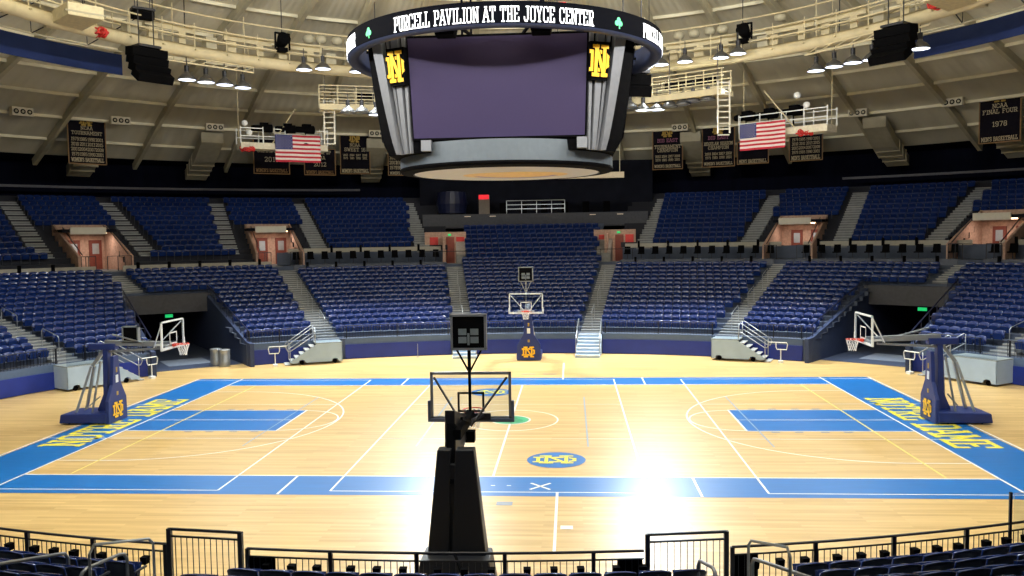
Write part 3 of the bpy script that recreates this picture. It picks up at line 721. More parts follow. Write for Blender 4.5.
tag(ro, 'thousands of blue tip-up stadium seats in the rows around the arena', 'stadium seats', None, 'stuff')

# black loge chairs on the ledge between the tiers
lp = bpy.data.objects.new('loge_chair', None); lpm = {}
b = MB(); b.hexa([(-.24, -.2, .45), (.24, -.2, .45), (.24, -.12, .45), (-.24, -.12, .45), (-.22, -.3, .98), (.22, -.3, .98), (.22, -.24, 1.0), (-.22, -.24, 1.0)]); lpm['backrest'] = b.mesh('backrest', M['black'])
b = MB(); b.box((-.25, -.2, .42), (.25, .25, .5)); lpm['seat_cushion'] = b.mesh('seat_cushion', M['black'])
b = MB(); b.lathe([(.03, .05), (.03, .42)], 8); b.lathe([(.25, 0), (.25, .04), (0, .06)], 10); lpm['pedestal'] = b.mesh('pedestal', M['seat_metal'])
for a0, a1, s_ in ((-26.6, -10.6, 'left of centre'), (10.6, 26.4, 'right of centre'), (29.8, 45, 'above the right tunnel section'), (48, 62, 'at the right edge')):
    f = a0; k = 0
    while f < a1:
        q = P(f, 15.0, 5.16); u, v, D = project(q)
        if u < 1040:
            o = outward(f, 15); r = lp.copy(); COL.objects.link(r); r.location = q; r.rotation_euler = (0, 0, math.atan2(-o.y, -o.x)-pi/2)
            tag(r, 'black loge chair on the ledge %s, %s from the left' % (s_, ordn(k)), 'chair', 'black loge chairs '+s_); k += 1
            for n_, me in lpm.items():
                c = bpy.data.objects.new(n_, me) if 0 else None
                c = bpy.data.objects.new(n_, me); COL.objects.link(c); c.parent = r
        f += dphi(f, 15, 1.05)

# ==================================================================== front wall padding and railings
PADS = [(-90, -66.5, 'at the far left edge'), (-63.0, -54.2, 'left of the left tunnel'), (-39.8, -30.5, 'right of the left tunnel'), (-26.0, -10.9, 'left of centre'), (-7.2, 7.1, 'behind the far basketball goal'), (10.7, 26.3, 'right of centre'), (30.4, 38.6, 'left of the right tunnel'), (53.4, 62.9, 'right of the right tunnel'), (66.3, 90, 'at the far right edge')]
def band(name, a0, a1, e0, e1, z0, z1, m_, parent=None):
    mb = MB(); n = max(2, int((a1-a0)/1.2))
    for k in range(n):
        p0 = a0+(a1-a0)*k/n; p1 = a0+(a1-a0)*(k+1)/n
        mb.hexa([P(p0, e0, z0), P(p1, e0, z0), P(p1, e1, z0), P(p0, e1, z0), P(p0, e0, z1), P(p1, e0, z1), P(p1, e1, z1), P(p0, e1, z1)])
    return mb.build(name, m_, parent)
M['fascia'] = mat('grey_blue_fascia', (76, 94, 122), .6, var=.06)
for a0, a1, s_ in PADS:
    o_ = band('wall_padding', a0, a1, -.1, 0, .03, .86, M['pad']); tag(o_, 'royal blue padding on the front wall '+s_, 'wall padding')
    band('fascia', a0, a1, -.06, .02, .86, 1.22, M['fascia'], o_)
    mb = MB(); k = a0+.6; i_ = 0
    m2 = MB(); n = max(2, int((a1-a0)/1.5))
    for z in (1.95, 1.3):
        m2.tube([P(a0+(a1-a0)*t/n, .1, z) for t in range(n+1)], .022, 5)
    rr_ = m2.build('front_railing', M['railing']); tag(rr_, 'thin dark front row railing '+s_, 'railing')
    f = a0; m3 = MB()
    while f < a1: m3.bar(P(f, .1, 1.2), P(f, .1, 1.95), .015); f += dphi(f, 0, .16)
    m3.build('pickets', M['railing'], rr_)
    for f in (a0+.3, (a0+a1)/2, a1-.3): mp_ = MB(); mp_.bar(P(f, .1, 1.2), P(f, .1, 1.97), .05); mp_.build('post', M['railing'], rr_)

# near railing with cup holders, dark against the floor
def near_rail(x0, x1, label, z0=1.2, z1=1.93, solid=None):
    # from angle x0 to x1 at e=.1
    n = max(2, int(abs(x1-x0)/1.0)); root = thing('guard_railing', tuple(P((x0+x1)/2, .1, z0)), 0, label, 'railing'); inv = Vector(root.location)
    q = lambda f, z: P(f, .1, z)-inv
    m1 = MB(); m1.tube([q(x0+(x1-x0)*t/n, z1) for t in range(n+1)], .024, 8); m1.build('top_rail', M['railing'], root)
    m1 = MB(); m1.tube([q(x0+(x1-x0)*t/n, z1-.13) for t in range(n+1)], .016, 6); m1.tube([q(x0+(x1-x0)*t/n, z0+.05) for t in range(n+1)], .016, 6); m1.build('lower_rail', M['railing'], root)
    m1 = MB(); f = x0; st = dphi(x0, .1, .105)*(1 if x1 > x0 else -1)
    while (f < x1) if x1 > x0 else (f > x1): m1.bar(q(f, z0), q(f, z1-.13), .012); f += st
    m1.build('picket_panel', M['railing'], root)
    f = x0; st = dphi(x0, .1, 1.42)*(1 if x1 > x0 else -1); j = 0
    while (f < x1) if x1 > x0 else (f > x1):
        m1 = MB(); m1.bar(q(f, z0-.1), q(f, z1), .065, .065); m1.build('post', M['railing'], root)
        for t in (.25, .55, .85):
            ff = f+st*t
            if (ff < x1) == (x1 > x0):
                m1 = MB(); c = q(ff, z1-.27); tt = tangent(ff, .1)*.06; oo = outward(ff, .1)*.12
                m1.hexa([c-tt*.8+Vector((0, 0, -.07)), c+tt*.8+Vector((0, 0, -.07)), c+tt*.8+oo+Vector((0, 0, -.07)), c-tt*.8+oo+Vector((0, 0, -.07)), c-tt+Vector((0, 0, .05)), c+tt+Vector((0, 0, .05)), c+tt+oo+Vector((0, 0, .05)), c-tt+oo+Vector((0, 0, .05))])
                m1.build('cup_holder', M['black'], root)
        f += st
    if solid:
        for (a, b_) in solid:
            m1 = MB(); m1.hexa([q(a, z0), q(b_, z0), q(b_, z0)+Vector((0, .03, 0)), q(a, z0)+Vector((0, .03, 0)), q(a, z1-.14), q(b_, z1-.14), q(b_, z1-.14)+Vector((0, .03, 0)), q(a, z1-.14)+Vector((0, .03, 0))]); m1.build('solid_end_panel', M['black'], root)
    return root
def ang(x):      # angle on the near side for a given world x at e=.1
    a = 180.0
    f = 180-math.degrees(math.asin(max(-1, min(1, (x-.28)/(A0+.1))))); return f
near_rail(ang(-3.02), ang(3.48), 'dark guard railing with cup holders between the two near gates', solid=[(ang(-3.0), ang(-2.55)), (ang(3.05), ang(3.46))])
near_rail(ang(-4.5), ang(-12.6), 'dark guard railing curving away at the bottom left', solid=None)
near_rail(ang(4.92), ang(12.8), 'dark guard railing curving away at the bottom right', solid=[(ang(4.95), ang(5.35))])
def near_gate(xa, xb, label):
    fa, fb = ang(xa), ang(xb); o = P((fa+fb)/2, .1, 1.2); root = thing('railing_gate', tuple(o), 0, label, 'gate')
    q = lambda f, z: P(f, .1, z)-o
    z1 = 2.2; m1 = MB()
    for f in (fa, fb):
        m1 = MB(); m1.bar(q(f, .9), q(f, z1), .075, .075); m1.build('post', M['railing'], root)
    m1 = MB(); m1.bar(q(fa, z1-.01), q(fb, z1-.01), .04); m1.bar(q(fa, z1-.13), q(fb, z1-.13), .03); m1.bar(q(fa, 1.25), q(fb, 1.25), .03); m1.bar(q(fa, 1.25), q(fa, z1), .035); m1.bar(q(fb, 1.25), q(fb, z1), .035); m1.build('gate_frame', M['railing'], root)
    m1 = MB()
    for k in range(1, 12): f = fa+(fb-fa)*k/12; m1.bar(q(f, 1.25), q(f, z1-.13), .012)
    m1.build('picket_panel', M['railing'], root)
near_gate(-4.42, -3.14, 'tall dark picket gate at the bottom left of centre')
near_gate(3.54, 4.82, 'tall dark picket gate at the bottom right of centre')
# tall post with acrylic panel near the bottom right corner
root = thing('acrylic_screen', tuple(P(ang(9.9), .1, 1.2)), 0, 'clear acrylic screen with dark post at the bottom right corner', 'screen')
m1 = MB(); m1.box((-.025, -.02, 0), (.02, .02, 1.28)); m1.build('post', M['railing'], root)
t_ = P(ang(11.3), .1)-P(ang(9.9), .1)
m1 = MB(); m1.hexa([(0.06, 0, .2), (t_.x, t_.y, .2), (t_.x, t_.y+.02, .2), (0.06, .02, .2), (0.06, 0, 1.25), (t_.x, t_.y, 1.25), (t_.x, t_.y+.02, 1.25), (0.06, .02, 1.25)]); m1.build('clear_panel', M['glass'], root)
# near aisle pipe handrails
def pipe(pts, label, r=.028):
    m1 = MB(); m1.tube(pts, r, 8); o_ = m1.build('pipe_handrail', mat('dull_steel_pipe', (120, 122, 126), .4, metal=.5), smooth=True); tag(o_, label, 'handrail'); return o_
def arc_rail(f, ea, eb, za, zb, label, extra=None):
    pts = [P(f, ea, za-.9), P(f, ea, za-.12), P(f, ea+.06, za-.03), P(f, ea+.16, za)] + [P(f, eb-.16, zb), P(f, eb-.06, zb-.03), P(f, eb, zb-.12), P(f, eb, zb-.9)]
    pipe(pts, label)
arc_rail(ang(-4.6), .9, 1.9, 2.1, 2.15, 'short pipe handrail beside the left near gate')
arc_rail(ang(-5.2), 1.4, 3.4, 2.25, 2.65, 'long pipe handrail sloping over the near left seats')
arc_rail(ang(4.1), .9, 1.7, 2.1, 2.2, 'curved pipe handrail in front of the right near gate')
arc_rail(ang(4.95), .8, 2.8, 2.05, 2.45, 'long pipe handrail sloping over the near right seats')

# ==================================================================== tunnels
for ti, (o, d) in enumerate(TUN):
    side = 'left' if ti == 0 else 'right'; rz = math.atan2(d.y, d.x) - pi/2; T0 = o
    root = thing('tunnel_lining', (o.x, o.y, 0), rz, '%s tunnel mouth under the stands with dark roof slab' % side, 'tunnel'); tag(root, kind='structure')
    HWT = 2.45
    for s_ in (-1, 1):     # stringer side walls rising with the tier
        m1 = MB(); prof = [(-.6, 0), (16, 0), (16, 3.6), (9.6, 3.7), (8.9, 3.62), (.1, 1.35), (-.6, 1.3)]
        x0, x1 = s_*HWT, s_*(HWT+.22)
        for (ya, za), (yb, zb) in zip(prof, prof[1:]+prof[:1]): m1.face([(x0, ya, za), (x0, yb, zb), (x1, yb, zb), (x1, ya, za)])
        m1.face([(x0, y, z) for y, z in prof]); m1.face([(x1, y, z) for y, z in prof]); m1.build('stringer_wall', mat('slate_blue_tunnel_wall', (44, 58, 92), .7), root)
        m1 = MB(); m1.bar((s_*(HWT+.1), 0, 2.0), (s_*(HWT+.1), 8.6, 4.2), .05)
        for t in range(7): y = .2+1.4*t; m1.bar((s_*(HWT+.1), y, 1.3+y*.255), (s_*(HWT+.1), y, 2.0+y*.255), .035)
        m1.build('sloped_railing', M['navy'], root)
    m1 = MB(); m1.box((-HWT-.3, 8.6, 2.55), (HWT+.3, 9.0, 3.72)); m1.build('roof_fascia', mat('dark_grey_slab', (70, 70, 74), .8), root)
    m1 = MB(); m1.box((-HWT, 9.0, 2.6), (HWT, 16, 2.75)); m1.build('roof_slab', M['dark_wall'], root)
    m1 = MB(); m1.box((-HWT, 16, 0), (HWT, 16.1, 3.6)); m1.build('end_wall', M['dark_wall'], root)
    m1 = MB(); m1.box((-HWT, 1.0, .003), (HWT, 16, .01)); m1.build('tunnel_floor', mat('grey_blue_tunnel_floor', (52, 62, 84), .6), root)
    m1 = MB(); m1.box((-.9 if ti else -1.2, 2.6, .012), (2.0 if ti else 1.2, 5.2, .02)); m1.build('floor_mat', mat('pale_floor_mat', (120, 130, 146), .6), root)
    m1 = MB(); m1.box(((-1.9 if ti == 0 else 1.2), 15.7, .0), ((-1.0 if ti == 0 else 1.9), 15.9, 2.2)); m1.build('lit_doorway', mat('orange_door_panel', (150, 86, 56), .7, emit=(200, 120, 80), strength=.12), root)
    m1 = MB(); m1.box((-.05, 8.9, 2.25), (.4, 8.98, 2.45)) if ti == 0 else m1.box((.3, 8.9, 2.25), (.8, 8.98, 2.45)); m1.build('exit_sign', M['sign_green'], root)
# steel drums in the left tunnel
for k, (x, y) in enumerate(((-17.75, 14.25), (-17.1, 13.85))):
    m1 = MB(); m1.lathe([(0, 0), (.31, 0), (.31, .02), (.32, .3), (.31, .32), (.32, .6), (.31, .62), (.32, .9), (.33, .93), (.28, .95), (0, .97)], 24)
    o_ = m1.build('trash_drum', M['steel'], smooth=True); o_.location = (x, y, .012); tag(o_, 'silver trash drum in the left tunnel mouth, %s one' % ('the left' if k == 0 else 'the right'), 'trash can', 'silver drums')

# ==================================================================== portable stairs at the front wall
def side_stairs(f, s_, label, plat=1.5, shift=.2):
    # platform against the wall at angle f, steps running down along the wall; s_=+1 steps toward +tangent
    o = P(f+dphi(f, 0, s_*shift), -.05); t = tangent(f, 0); rz = math.atan2(t.y, t.x); root = thing('portable_stairs', (o.x, o.y, 0), rz, label, 'portable stairs')
    # local: +x tangent, -y toward court (outward is +y)
    S = lambda x: s_*x
    D0, D1 = -1.35, -.06; hw = plat/2
    poly = [(S(-hw), 0), (S(-hw), 1.2), (S(hw), 1.2), (S(hw+1.75), .16), (S(hw+1.75), 0)]
    m1 = MB(); m1.prism([(x, z) for x, z in [(S(-hw), .12), (S(-hw), 1.15), (S(hw-.1), 1.15), (S(hw+1.45), .2), (S(hw+1.3), .12), (S(hw+.95), .12), (S(hw+.9), .26), (S(hw+.75), .3), (S(hw+.62), .26), (S(hw+.55), .12), (S(-hw+.62), .12), (S(-hw+.56), .26), (S(-hw+.42), .3), (S(-hw+.28), .26), (S(-hw+.22), .12)]], D0, D0+.05)
    m1.build('side_panel', M['stage'], root)
    m1 = MB(); m1.box((min(S(-hw), S(-hw+.05)), D0, .1), (max(S(-hw), S(-hw+.05)), D1, 1.15)); m1.build('end_panel', M['stage'], root)
    m1 = MB(); m1.box((min(S(-hw), S(hw)), D0, 1.15), (max(S(-hw), S(hw)), D1, 1.2)); m1.build('platform_deck', mat('grey_deck', (140, 150, 152), .6), root)
    for k in range(6):
        z = 1.2-.19*(k+1); xa, xb = S(hw+.28*k), S(hw+.28*(k+1)); m1 = MB(); m1.box((min(xa, xb), D0+.05, z-.05), (max(xa, xb), D1, z)); m1.build('step', M['nosing'], root)
    for x in (S(-hw+.42), S(hw+.76)):
        m1 = MB(); T = Matrix.Translation((x, D0+.14, .12)) @ Matrix.Rotation(pi/2, 4, 'X'); m1.lathe([(0, -.04), (.12, -.04), (.12, .04), (0, .04)], 16, 0, T); m1.build('wheel', M['black'], root)
    m1 = MB(); m1.box((min(S(-hw), S(hw)), D0+.02, 1.2), (max(S(-hw), S(hw)), D0+.04, 2.05)); m1.build('clear_panel', M['glass'], root)
    for y in (D0+.03, D1-.1):
        m1 = MB(); m1.tube([(S(hw), y, 1.2), (S(hw), y, 2.1), (S(hw+.1), y, 2.12), (S(hw+1.55), y, 1.15), (S(hw+1.6), y, 1.0), (S(hw+1.5), y, .8), (S(hw+1.35), y, .82), (S(hw+.05), y, 1.65)], .026, 8); m1.tube([(S(hw+1.4), y, 1.2), (S(hw+1.4), y, .2)], .022, 8)
        m1.build('handrail', M['steel'], root, smooth=True)
    m1 = MB(); m1.tube([(S(hw+1.58), D0+.03, 1.12), (S(hw+2.5), D0+.2, 1.1), (S(hw+2.55), D0+.2, 1.0), (S(hw+2.5), D0+.2, .72), (S(hw+2.0), D0+.2, .72), (S(hw+1.95), D0+.2, .85), (S(hw+1.95), D0+.2, 1.08)], .026, 8); m1.tube([(S(hw+2.2), D0+.2, .72), (S(hw+2.2), D0+.2, 0)], .026, 8); m1.box((S(hw+2.2)-.12, D0+.05, 0), (S(hw+2.2)+.12, D0+.35, .12)); m1.build('rail_loop', M['white'], root)
side_stairs(-28.2, -1, 'pale grey portable stairs left of centre, steps going down leftward')
side_stairs(28.0, 1, 'pale grey portable stairs right of centre, steps going down rightward')
side_stairs(-64.3, 1, 'pale grey portable stairs behind the left basketball goal', 2.2, 0)
side_stairs(64.3, -1, 'pale grey portable stairs behind the right basketball goal', 2.2, 0)
def front_stairs(f, label):
    o = P(f, 0); d = outward(f, 0); rz = math.atan2(d.y, d.x)-pi/2; root = thing('front_stairs', (o.x, o.y, 0), rz, label, 'stairs')
    for k in range(7):
        m1 = MB(); y0 = -1.95+.28*k; z = .17*(k+1); m1.box((-.66, y0, z-.17), (.66, y0+.3, z)); st = m1.build('step', M['stage'], root)
        m1 = MB(); m1.box((-.66, y0-.01, z-.04), (.66, y0+.05, z+.004)); m1.build('nosing', M['white'], st)
    for s_ in (-1, 1):
        m1 = MB(); m1.prism([(-1.95, 0), (0, 0), (0, 1.15), (-1.95, .1)], s_*.66, s_*.70, 0, Matrix.Rotation(pi/2, 4, 'Z') @ Matrix.Scale(-1, 4, (0, 1, 0)) if 0 else Matrix(((0, 1, 0, 0), (1, 0, 0, 0), (0, 0, 1, 0), (0, 0, 0, 1))))
        m1.build('stringer', M['stage'], root)
        m1 = MB(); m1.tube([(s_*.68, -1.7, .2), (s_*.68, -1.7, 1.05), (s_*.68, -1.6, 1.15), (s_*.68, 0, 2.05), (s_*.68, .3, 2.05), (s_*.68, .3, 1.2)], .026, 8); m1.tube([(s_*.68, -.8, .7), (s_*.68, -.8, 1.6)], .02, 8); m1.build('handrail', M['steel'], root, smooth=True)
front_stairs(8.9, 'pale front stairs to the court right of the far goal')
front_stairs(-9.0, 'pale front stairs to the court left of the far goal, behind the near shot clock')
# small stanchion on the far apron
for x, y, s_ in ((-1.9+-1.5, 17.2, 'left of the far goal'), (-2.8-2.55, 16.3, 'before the padding left of centre')):
    pass
m1 = MB(); m1.lathe([(0, 0), (.12, 0), (.12, .02), (.02, .04), (.02, .8), (0, .82)], 12); o_ = m1.build('stanchion', M['steel']); o_.location = (-6.7, 17.0, 0); tag(o_, 'small metal stanchion standing on the far apron left of centre', 'stanchion')

# ==================================================================== basketball goals
def goal(loc, rz, label, pad, padname, far=False, black=False, arm_to=1.0):
    # local: +x is toward the court; board plane at x=0, tower front face about x=-2.35
    root = thing('basketball_goal', loc, rz, label, 'basketball goal', None)
    frame = M['white'] if not black else M['railing']
    bz0, bz1, hw = 2.92, 3.99, .915
    m1 = MB(); m1.box((-.015, -hw+.03, bz0+.03), (.0, hw-.03, bz1-.03)); bd = m1.build('backboard_glass', M['glass'], root)
    m1 = MB()
    for a in ((-hw, bz0, hw, bz0+.06), (-hw, bz1-.06, hw, bz1), (-hw, bz0, -hw+.06, bz1), (hw-.06, bz0, hw, bz1)): m1.box((-.05, a[0], a[1]), (.012, a[2], a[3]))
    m1.build('backboard_frame', M['grey_metal'] if black else M['white'], root)
    m1 = MB()
    for a in ((-.305, bz0+.15, .305, bz0+.2), (-.305, bz0+.56, .305, bz0+.61), (-.305, bz0+.15, -.255, bz0+.61), (.255, bz0+.15, .305, bz0+.61)): m1.box((.0, a[0], a[1]), (.004, a[2], a[3]))
    m1.build('target_square', M['white'], root)
    m1 = MB()
    if black: m1.box((-.08, -hw-.03, bz0-.06), (.04, hw+.03, bz0+.02)); m1.box((-.08, -hw-.06, bz0-.06), (.04, -hw, bz0+.42)); m1.box((-.08, hw, bz0-.06), (.04, hw+.06, bz0+.42))
    else: m1.box((-.06, -hw-.02, bz0-.04), (.02, hw+.02, bz0+.01)); m1.box((-.06, -hw-.03, bz0-.04), (.02, -hw, bz0+.3)); m1.box((-.06, hw, bz0-.04), (.02, hw+.03, bz0+.3))
    m1.build('edge_padding', mat('slate_edge_padding', (70, 80, 100), .5) if black else M['white'], root, bevel=.01)
    # rim and net
    m1 = MB(); m1.tube([(.15+.23+.23*cos(2*pi*k/24), .23*sin(2*pi*k/24), 3.05) for k in range(24)], .012, 8, closed=True); m1.box((0, -.12, 2.98), (.16, .12, 3.06)); m1.bar((.02, -.1, 2.95), (.3, -.2, 3.04), .02); m1.bar((.02, .1, 2.95), (.3, .2, 3.04), .02)
    rim = m1.build('rim', M['orange'], root, smooth=False)
    m1 = MB(); c = Vector((.38, 0, 0)); nn = 12
    prof = [(.225, 3.04), (.2, 2.93), (.165, 2.83), (.14, 2.72), (.13, 2.62)]
    for lv in range(4):
        for k in range(nn):
            for dk in (-.5, .5):
                a = 2*pi*(k+.5*(lv % 2))/nn; b_ = 2*pi*(k+.5*(lv % 2)+dk)/nn
                m1.bar(c+Vector((prof[lv][0]*cos(a), prof[lv][0]*sin(a), prof[lv][1])), c+Vector((prof[lv+1][0]*cos(b_), prof[lv+1][0]*sin(b_), prof[lv+1][1])), .012)
    m1.build('net', M['net'], root)
    # board supports and arm
    m1 = MB()
    for s_ in (-1, 1): m1.bar((-.06, s_*.82, bz1-.12), (-.75, s_*.08, bz0+.0), .035); m1.bar((-.06, s_*.3, bz0+.1), (-.7, s_*.06, bz0+.1), .06)
    m1.box((-.12, -.45, bz0+.0), (-.04, .45, bz0+.14)); m1.build('board_brace', frame if not black else M['railing'], root)
    m1 = MB(); m1.bar((-.1, 0, bz0+.12), (-2.4 if black else -2.75, 0, 3.12), .16, .2)
    if not black: m1.bar((-.5, 0, bz0-.04), (-2.7, 0, 2.75), .08, .08)
    m1.bar((-1.2, -.1, bz0+.2), (-2.4, -.1, 3.45), .05); m1.build('arm', M['steel'] if not black else M['black'], root)
    if black:
        m1 = MB(); m1.hexa([(-.85, -.02, 2.75), (-.85, .22, 2.75), (-2.1, .30, 2.25), (-2.1, .06, 2.25), (-.85, -.0, 3.2), (-.85, .2, 3.2), (-2.1, .28, 3.55), (-2.1, .08, 3.55)]); m1.build('arm_padding', pad, root, bevel=.02)
        m1 = MB(); m1.box((-1.0, -.18, 2.62), (-.75, .06, 2.85)); m1.build('motor_box', M['black'], root)
    # tower
    xf = -2.35
    m1 = MB()
    if black:
        for y0, y1, Y0, Y1 in ((-.64, .1, -.36, .0), (.16, .62, .1, .36)):
            m1.hexa([(xf-.5, y0, .3), (xf, y0, .3), (xf, y1, .3), (xf-.5, y1, .3), (xf-.3, Y0, 2.88), (xf, Y0, 2.88), (xf, Y1, 2.88), (xf-.3, Y1, 2.88)])
        m1.hexa([(xf-.3, -.1, .3), (xf-.1, -.1, .3), (xf-.1, .2, .3), (xf-.3, .2, .3), (xf-.3, -.05, 2.6), (xf-.1, -.05, 2.6), (xf-.1, .15, 2.6), (xf-.3, .15, 2.6)])
        m1.hexa([(xf-.9, -.8, .0), (xf+.02, -.8, 0), (xf+.02, .8, 0), (xf-.9, .8, 0), (xf-.7, -.66, .85), (xf, -.66, .85), (xf, .66, .85), (xf-.7, .66, .85)])
    else:
        m1.prism([(-.68, .02), (.68, .02), (.66, .9), (.3, 1.5), (.18, 2.6), (-.18, 2.6), (-.3, 1.5), (-.66, .9)], xf-.14, xf, 0, Matrix(((0, 1, 0, 0), (1, 0, 0, 0), (0, 0, 1, 0), (0, 0, 0, 1))))
    m1.build('tower_padding', pad, root, bevel=.02)
    if not black:
        m1 = MB(); m1.prism([(-.66+xf*0, 0)]*0 or [(xf-.14, 0), (xf-.14, .9), (xf-.3, 1.3), (xf-.26, 2.9), (xf-.45, 2.95), (xf-.5, 1.1), (xf-.75, .5), (xf-.75, 0)], -.14, .14); m1.build('mast', pad, root, bevel=.01)
        m1 = MB(); monogram(m1, .62, lambda x, y, z: Vector((xf+.012+z, x, .5+y)), 0, 1, sx=1.1, dz=.004, w=.9, w2=1.4); m1.build('monogram', [M['gold'], M['navy']], root)
        m1 = MB(); m1.box((xf, -.09, 1.55), (xf+.01, .09, 1.85)); m1.build('white_label', M['white'], root)
        m1 = MB(); m1.box((xf, -.06, 1.05), (xf+.008, .06, 1.2)); m1.box((xf, -.05, 1.95), (xf+.008, .05, 2.15)); m1.build('small_plate', M['dull_gold'], root)
    # base box and struts
    m1 = MB(); m1.hexa([(xf-2.0, -.72, .06), (xf-.1, -.72, .06), (xf-.1, .72, .06), (xf-2.0, .72, .06), (xf-1.95, -.7, .40), (xf-.1, -.7, .46), (xf-.1, .7, .46), (xf-1.95, .7, .40)]); m1.build('base_box', pad, root, bevel=.04)
    m1 = MB()
    for s_ in (-1, 1):
        for x in (xf-1.7, xf-.5):
            m1 = MB(); T = Matrix.Translation((x, s_*.5, .06)) @ Matrix.Rotation(pi/2, 4, 'X'); m1.lathe([(0, -.03), (.06, -.03), (.06, .03), (0, .03)], 12, 0, T); m1.build('caster', M['black'], root)
    m1 = MB()
    for s_ in ((-1, 1) if not black else ()): m1.bar((xf-1.5, s_*.35, .42), (xf-.95, s_*.12, 2.2), .09); m1.bar((xf-.8, s_*.45, .42), (xf-.55, s_*.12, 2.4), .06)
    m1.bar((xf-1.2, -.3, .5), (xf-.7, 0, 1.0), .04)
    m1.bar((xf-.25, .12, 2.2), (xf+.1, .12, 3.3), .16) if black else m1.bar((xf-.95, 0, 2.2), (xf-.4, 0, 2.9), .12)
    m1.build('strut', M['steel'] if not black else M['black'], root)
    if not black:
        m1 = MB(); m1.box((xf-1.0, -.16, 2.85), (xf+.05, .16, 3.08)); m1.build('arm_cover', pad, root, bevel=.02)
    return root
gl = goal((-13.1, -.22, 0), 0, 'blue padded portable basketball goal at the left end of the court', M['goal_blue'], 'blue')
gr = goal((13.1, -.1, 0), pi, 'blue padded portable basketball goal at the right end of the court', M['goal_blue'], 'blue')
gf = goal((-.05, 13.1, 0), -pi/2, 'blue portable basketball goal facing the camera before the far stands', M['goal_blue'], 'blue')
gn = goal((.09, -13.1, 0), pi/2, 'black padded basketball goal seen from behind in the foreground', M['black_pad'], 'black', black=True)
def shot_clock(parent, x, zc, s, y=0, black=False, stem=True):
    h = s/2
    m1 = MB(); m1.box((x-.1, y-h, zc-h), (x+.04, y+h, zc+h)); b_ = m1.build('shot_clock', M['black'] if not black else M['black'], parent)
    m1 = MB()
    for a in ((-h-.02, -h-.02, h+.02, -h+.03), (-h-.02, h-.03, h+.02, h+.02), (-h-.02, -h, -h+.03, h), (h-.03, -h, h+.02, h)): m1.box((x-.12, y+a[0], zc+a[1]), (x+.06, y+a[2], zc+a[3]))
    m1.build('clock_frame', M['steel'] if not black else M['grey_metal'], b_)
    dm = mat('dim_grey_digit', (110, 118, 122), .4)      # unlit digit windows on both faces
    for xx in (x-.112, x+.052):
        for yy in (-h*.35, h*.35):
            for zz in (-h*.45, h*.02): m1 = MB(); m1.box((xx-.004, y+yy-.09, zc+zz-.07), (xx+.004, y+yy+.09, zc+zz+.07)); m1.build('digit_window', dm, b_)
        m1 = MB(); m1.box((xx-.004, y-.025, zc-h*.75), (xx+.004, y+.025, zc-.02)); m1.build('centre_strip', dm, b_)
    if stem:
        m1 = MB(); m1.bar((x-.03, y, 4.0), (x-.03, y, zc-h), .07)
        for s_ in (-1, 1): m1.bar((x-.03, y, 4.0), (x-.03, y+s_*h*.75, zc-h), .04)
        m1.bar((x-.03, y, 3.0), (x-.03, y, 4.0), .06)
        m1.build('clock_stem', M['black'] if black else M['steel'], b_)
shot_clock(gn, -.15, 4.91, .76, 0, True)
shot_clock(gf, -.15, 5.0, .76, 0)
m1 = MB(); m1.box((-2.0, -.05, 3.13), (-1.4, .08, 3.73)); sc_ = m1.build('shot_clock', M['black'], gl)
m1 = MB()
for a in ((-2.03, 3.10, -1.37, 3.15), (-2.03, 3.71, -1.37, 3.76), (-2.03, 3.1, -1.98, 3.76), (-1.42, 3.1, -1.37, 3.76)): m1.box((a[0], -.08, a[1]), (a[2], .1, a[3]))
m1.build('clock_frame', M['steel'], sc_)

# ==================================================================== scoreboard
sb = thing('centre_scoreboard', (0, 0, 9.4), 0, 'large centre hung scoreboard with LED ring and blank purple screens', 'scoreboard')
RR = 5.78; ZR0, ZR1 = 13.42-9.4, 14.22-9.4
m1 = MB(); m1.lathe([(RR, ZR0+.1), (RR, ZR1-.03), (RR-.2, ZR1+.02), (RR-.42, ZR1)], 96); m1.build('led_ring_band', M['led_board'], sb, smooth=True, fix=False)
m1 = MB(); m1.lathe([(RR, ZR0+.1), (RR-.05, ZR0+.02), (RR-.2, ZR0), (RR-.38, ZR0+.05), (RR-.42, ZR0+.2), (RR-.42, ZR1)], 96); m1.build('led_ring_rim', mat('navy_ring_rim', (38, 48, 78), .45), sb, smooth=True, fix=False)
TXT = 'PURCELL PAVILION AT THE JOYCE CENTER'
for q in range(4):
    base = -90+90*q
    span = R(66); H = .44; wtot = text_w(TXT)*H/6; sx_ = (span*RR)/wtot
    def putr(x, y, z, base=base):
        a = R(base)+x/RR; r = RR+.012+z; return Vector((r*cos(a), r*sin(a), 13.57-9.4+y))
    m1 = MB(); letters(m1, TXT, H, putr, wd=.46, sx=sx_, z=0, th=.01); m1.build('ring_text', M['led_white'], sb)
    m1 = MB(); a_ = R(base+43.5); cc = Vector((0, 0, 0))
    for dx, dy in ((0, .09), (-.09, -.02), (.09, -.02)):
        pts = []
        for k in range(12): t = 2*pi*k/12; x = dx+.085*cos(t); y = dy+.085*sin(t); a = a_+x/RR; pts.append((((RR+.015))*cos(a), (RR+.015)*sin(a), 13.80-9.4+y))
        m1.face(pts)
    x0 = a_; m1.face([((RR+.014)*cos(a_+dx/RR), (RR+.014)*sin(a_+dx/RR), 13.80-9.4+dy) for dx, dy in ((-.02, 0), (.02, 0), (.06, -.19), (.01, -.19))])
    m1.build('ring_shamrock', M['led_green'], sb)
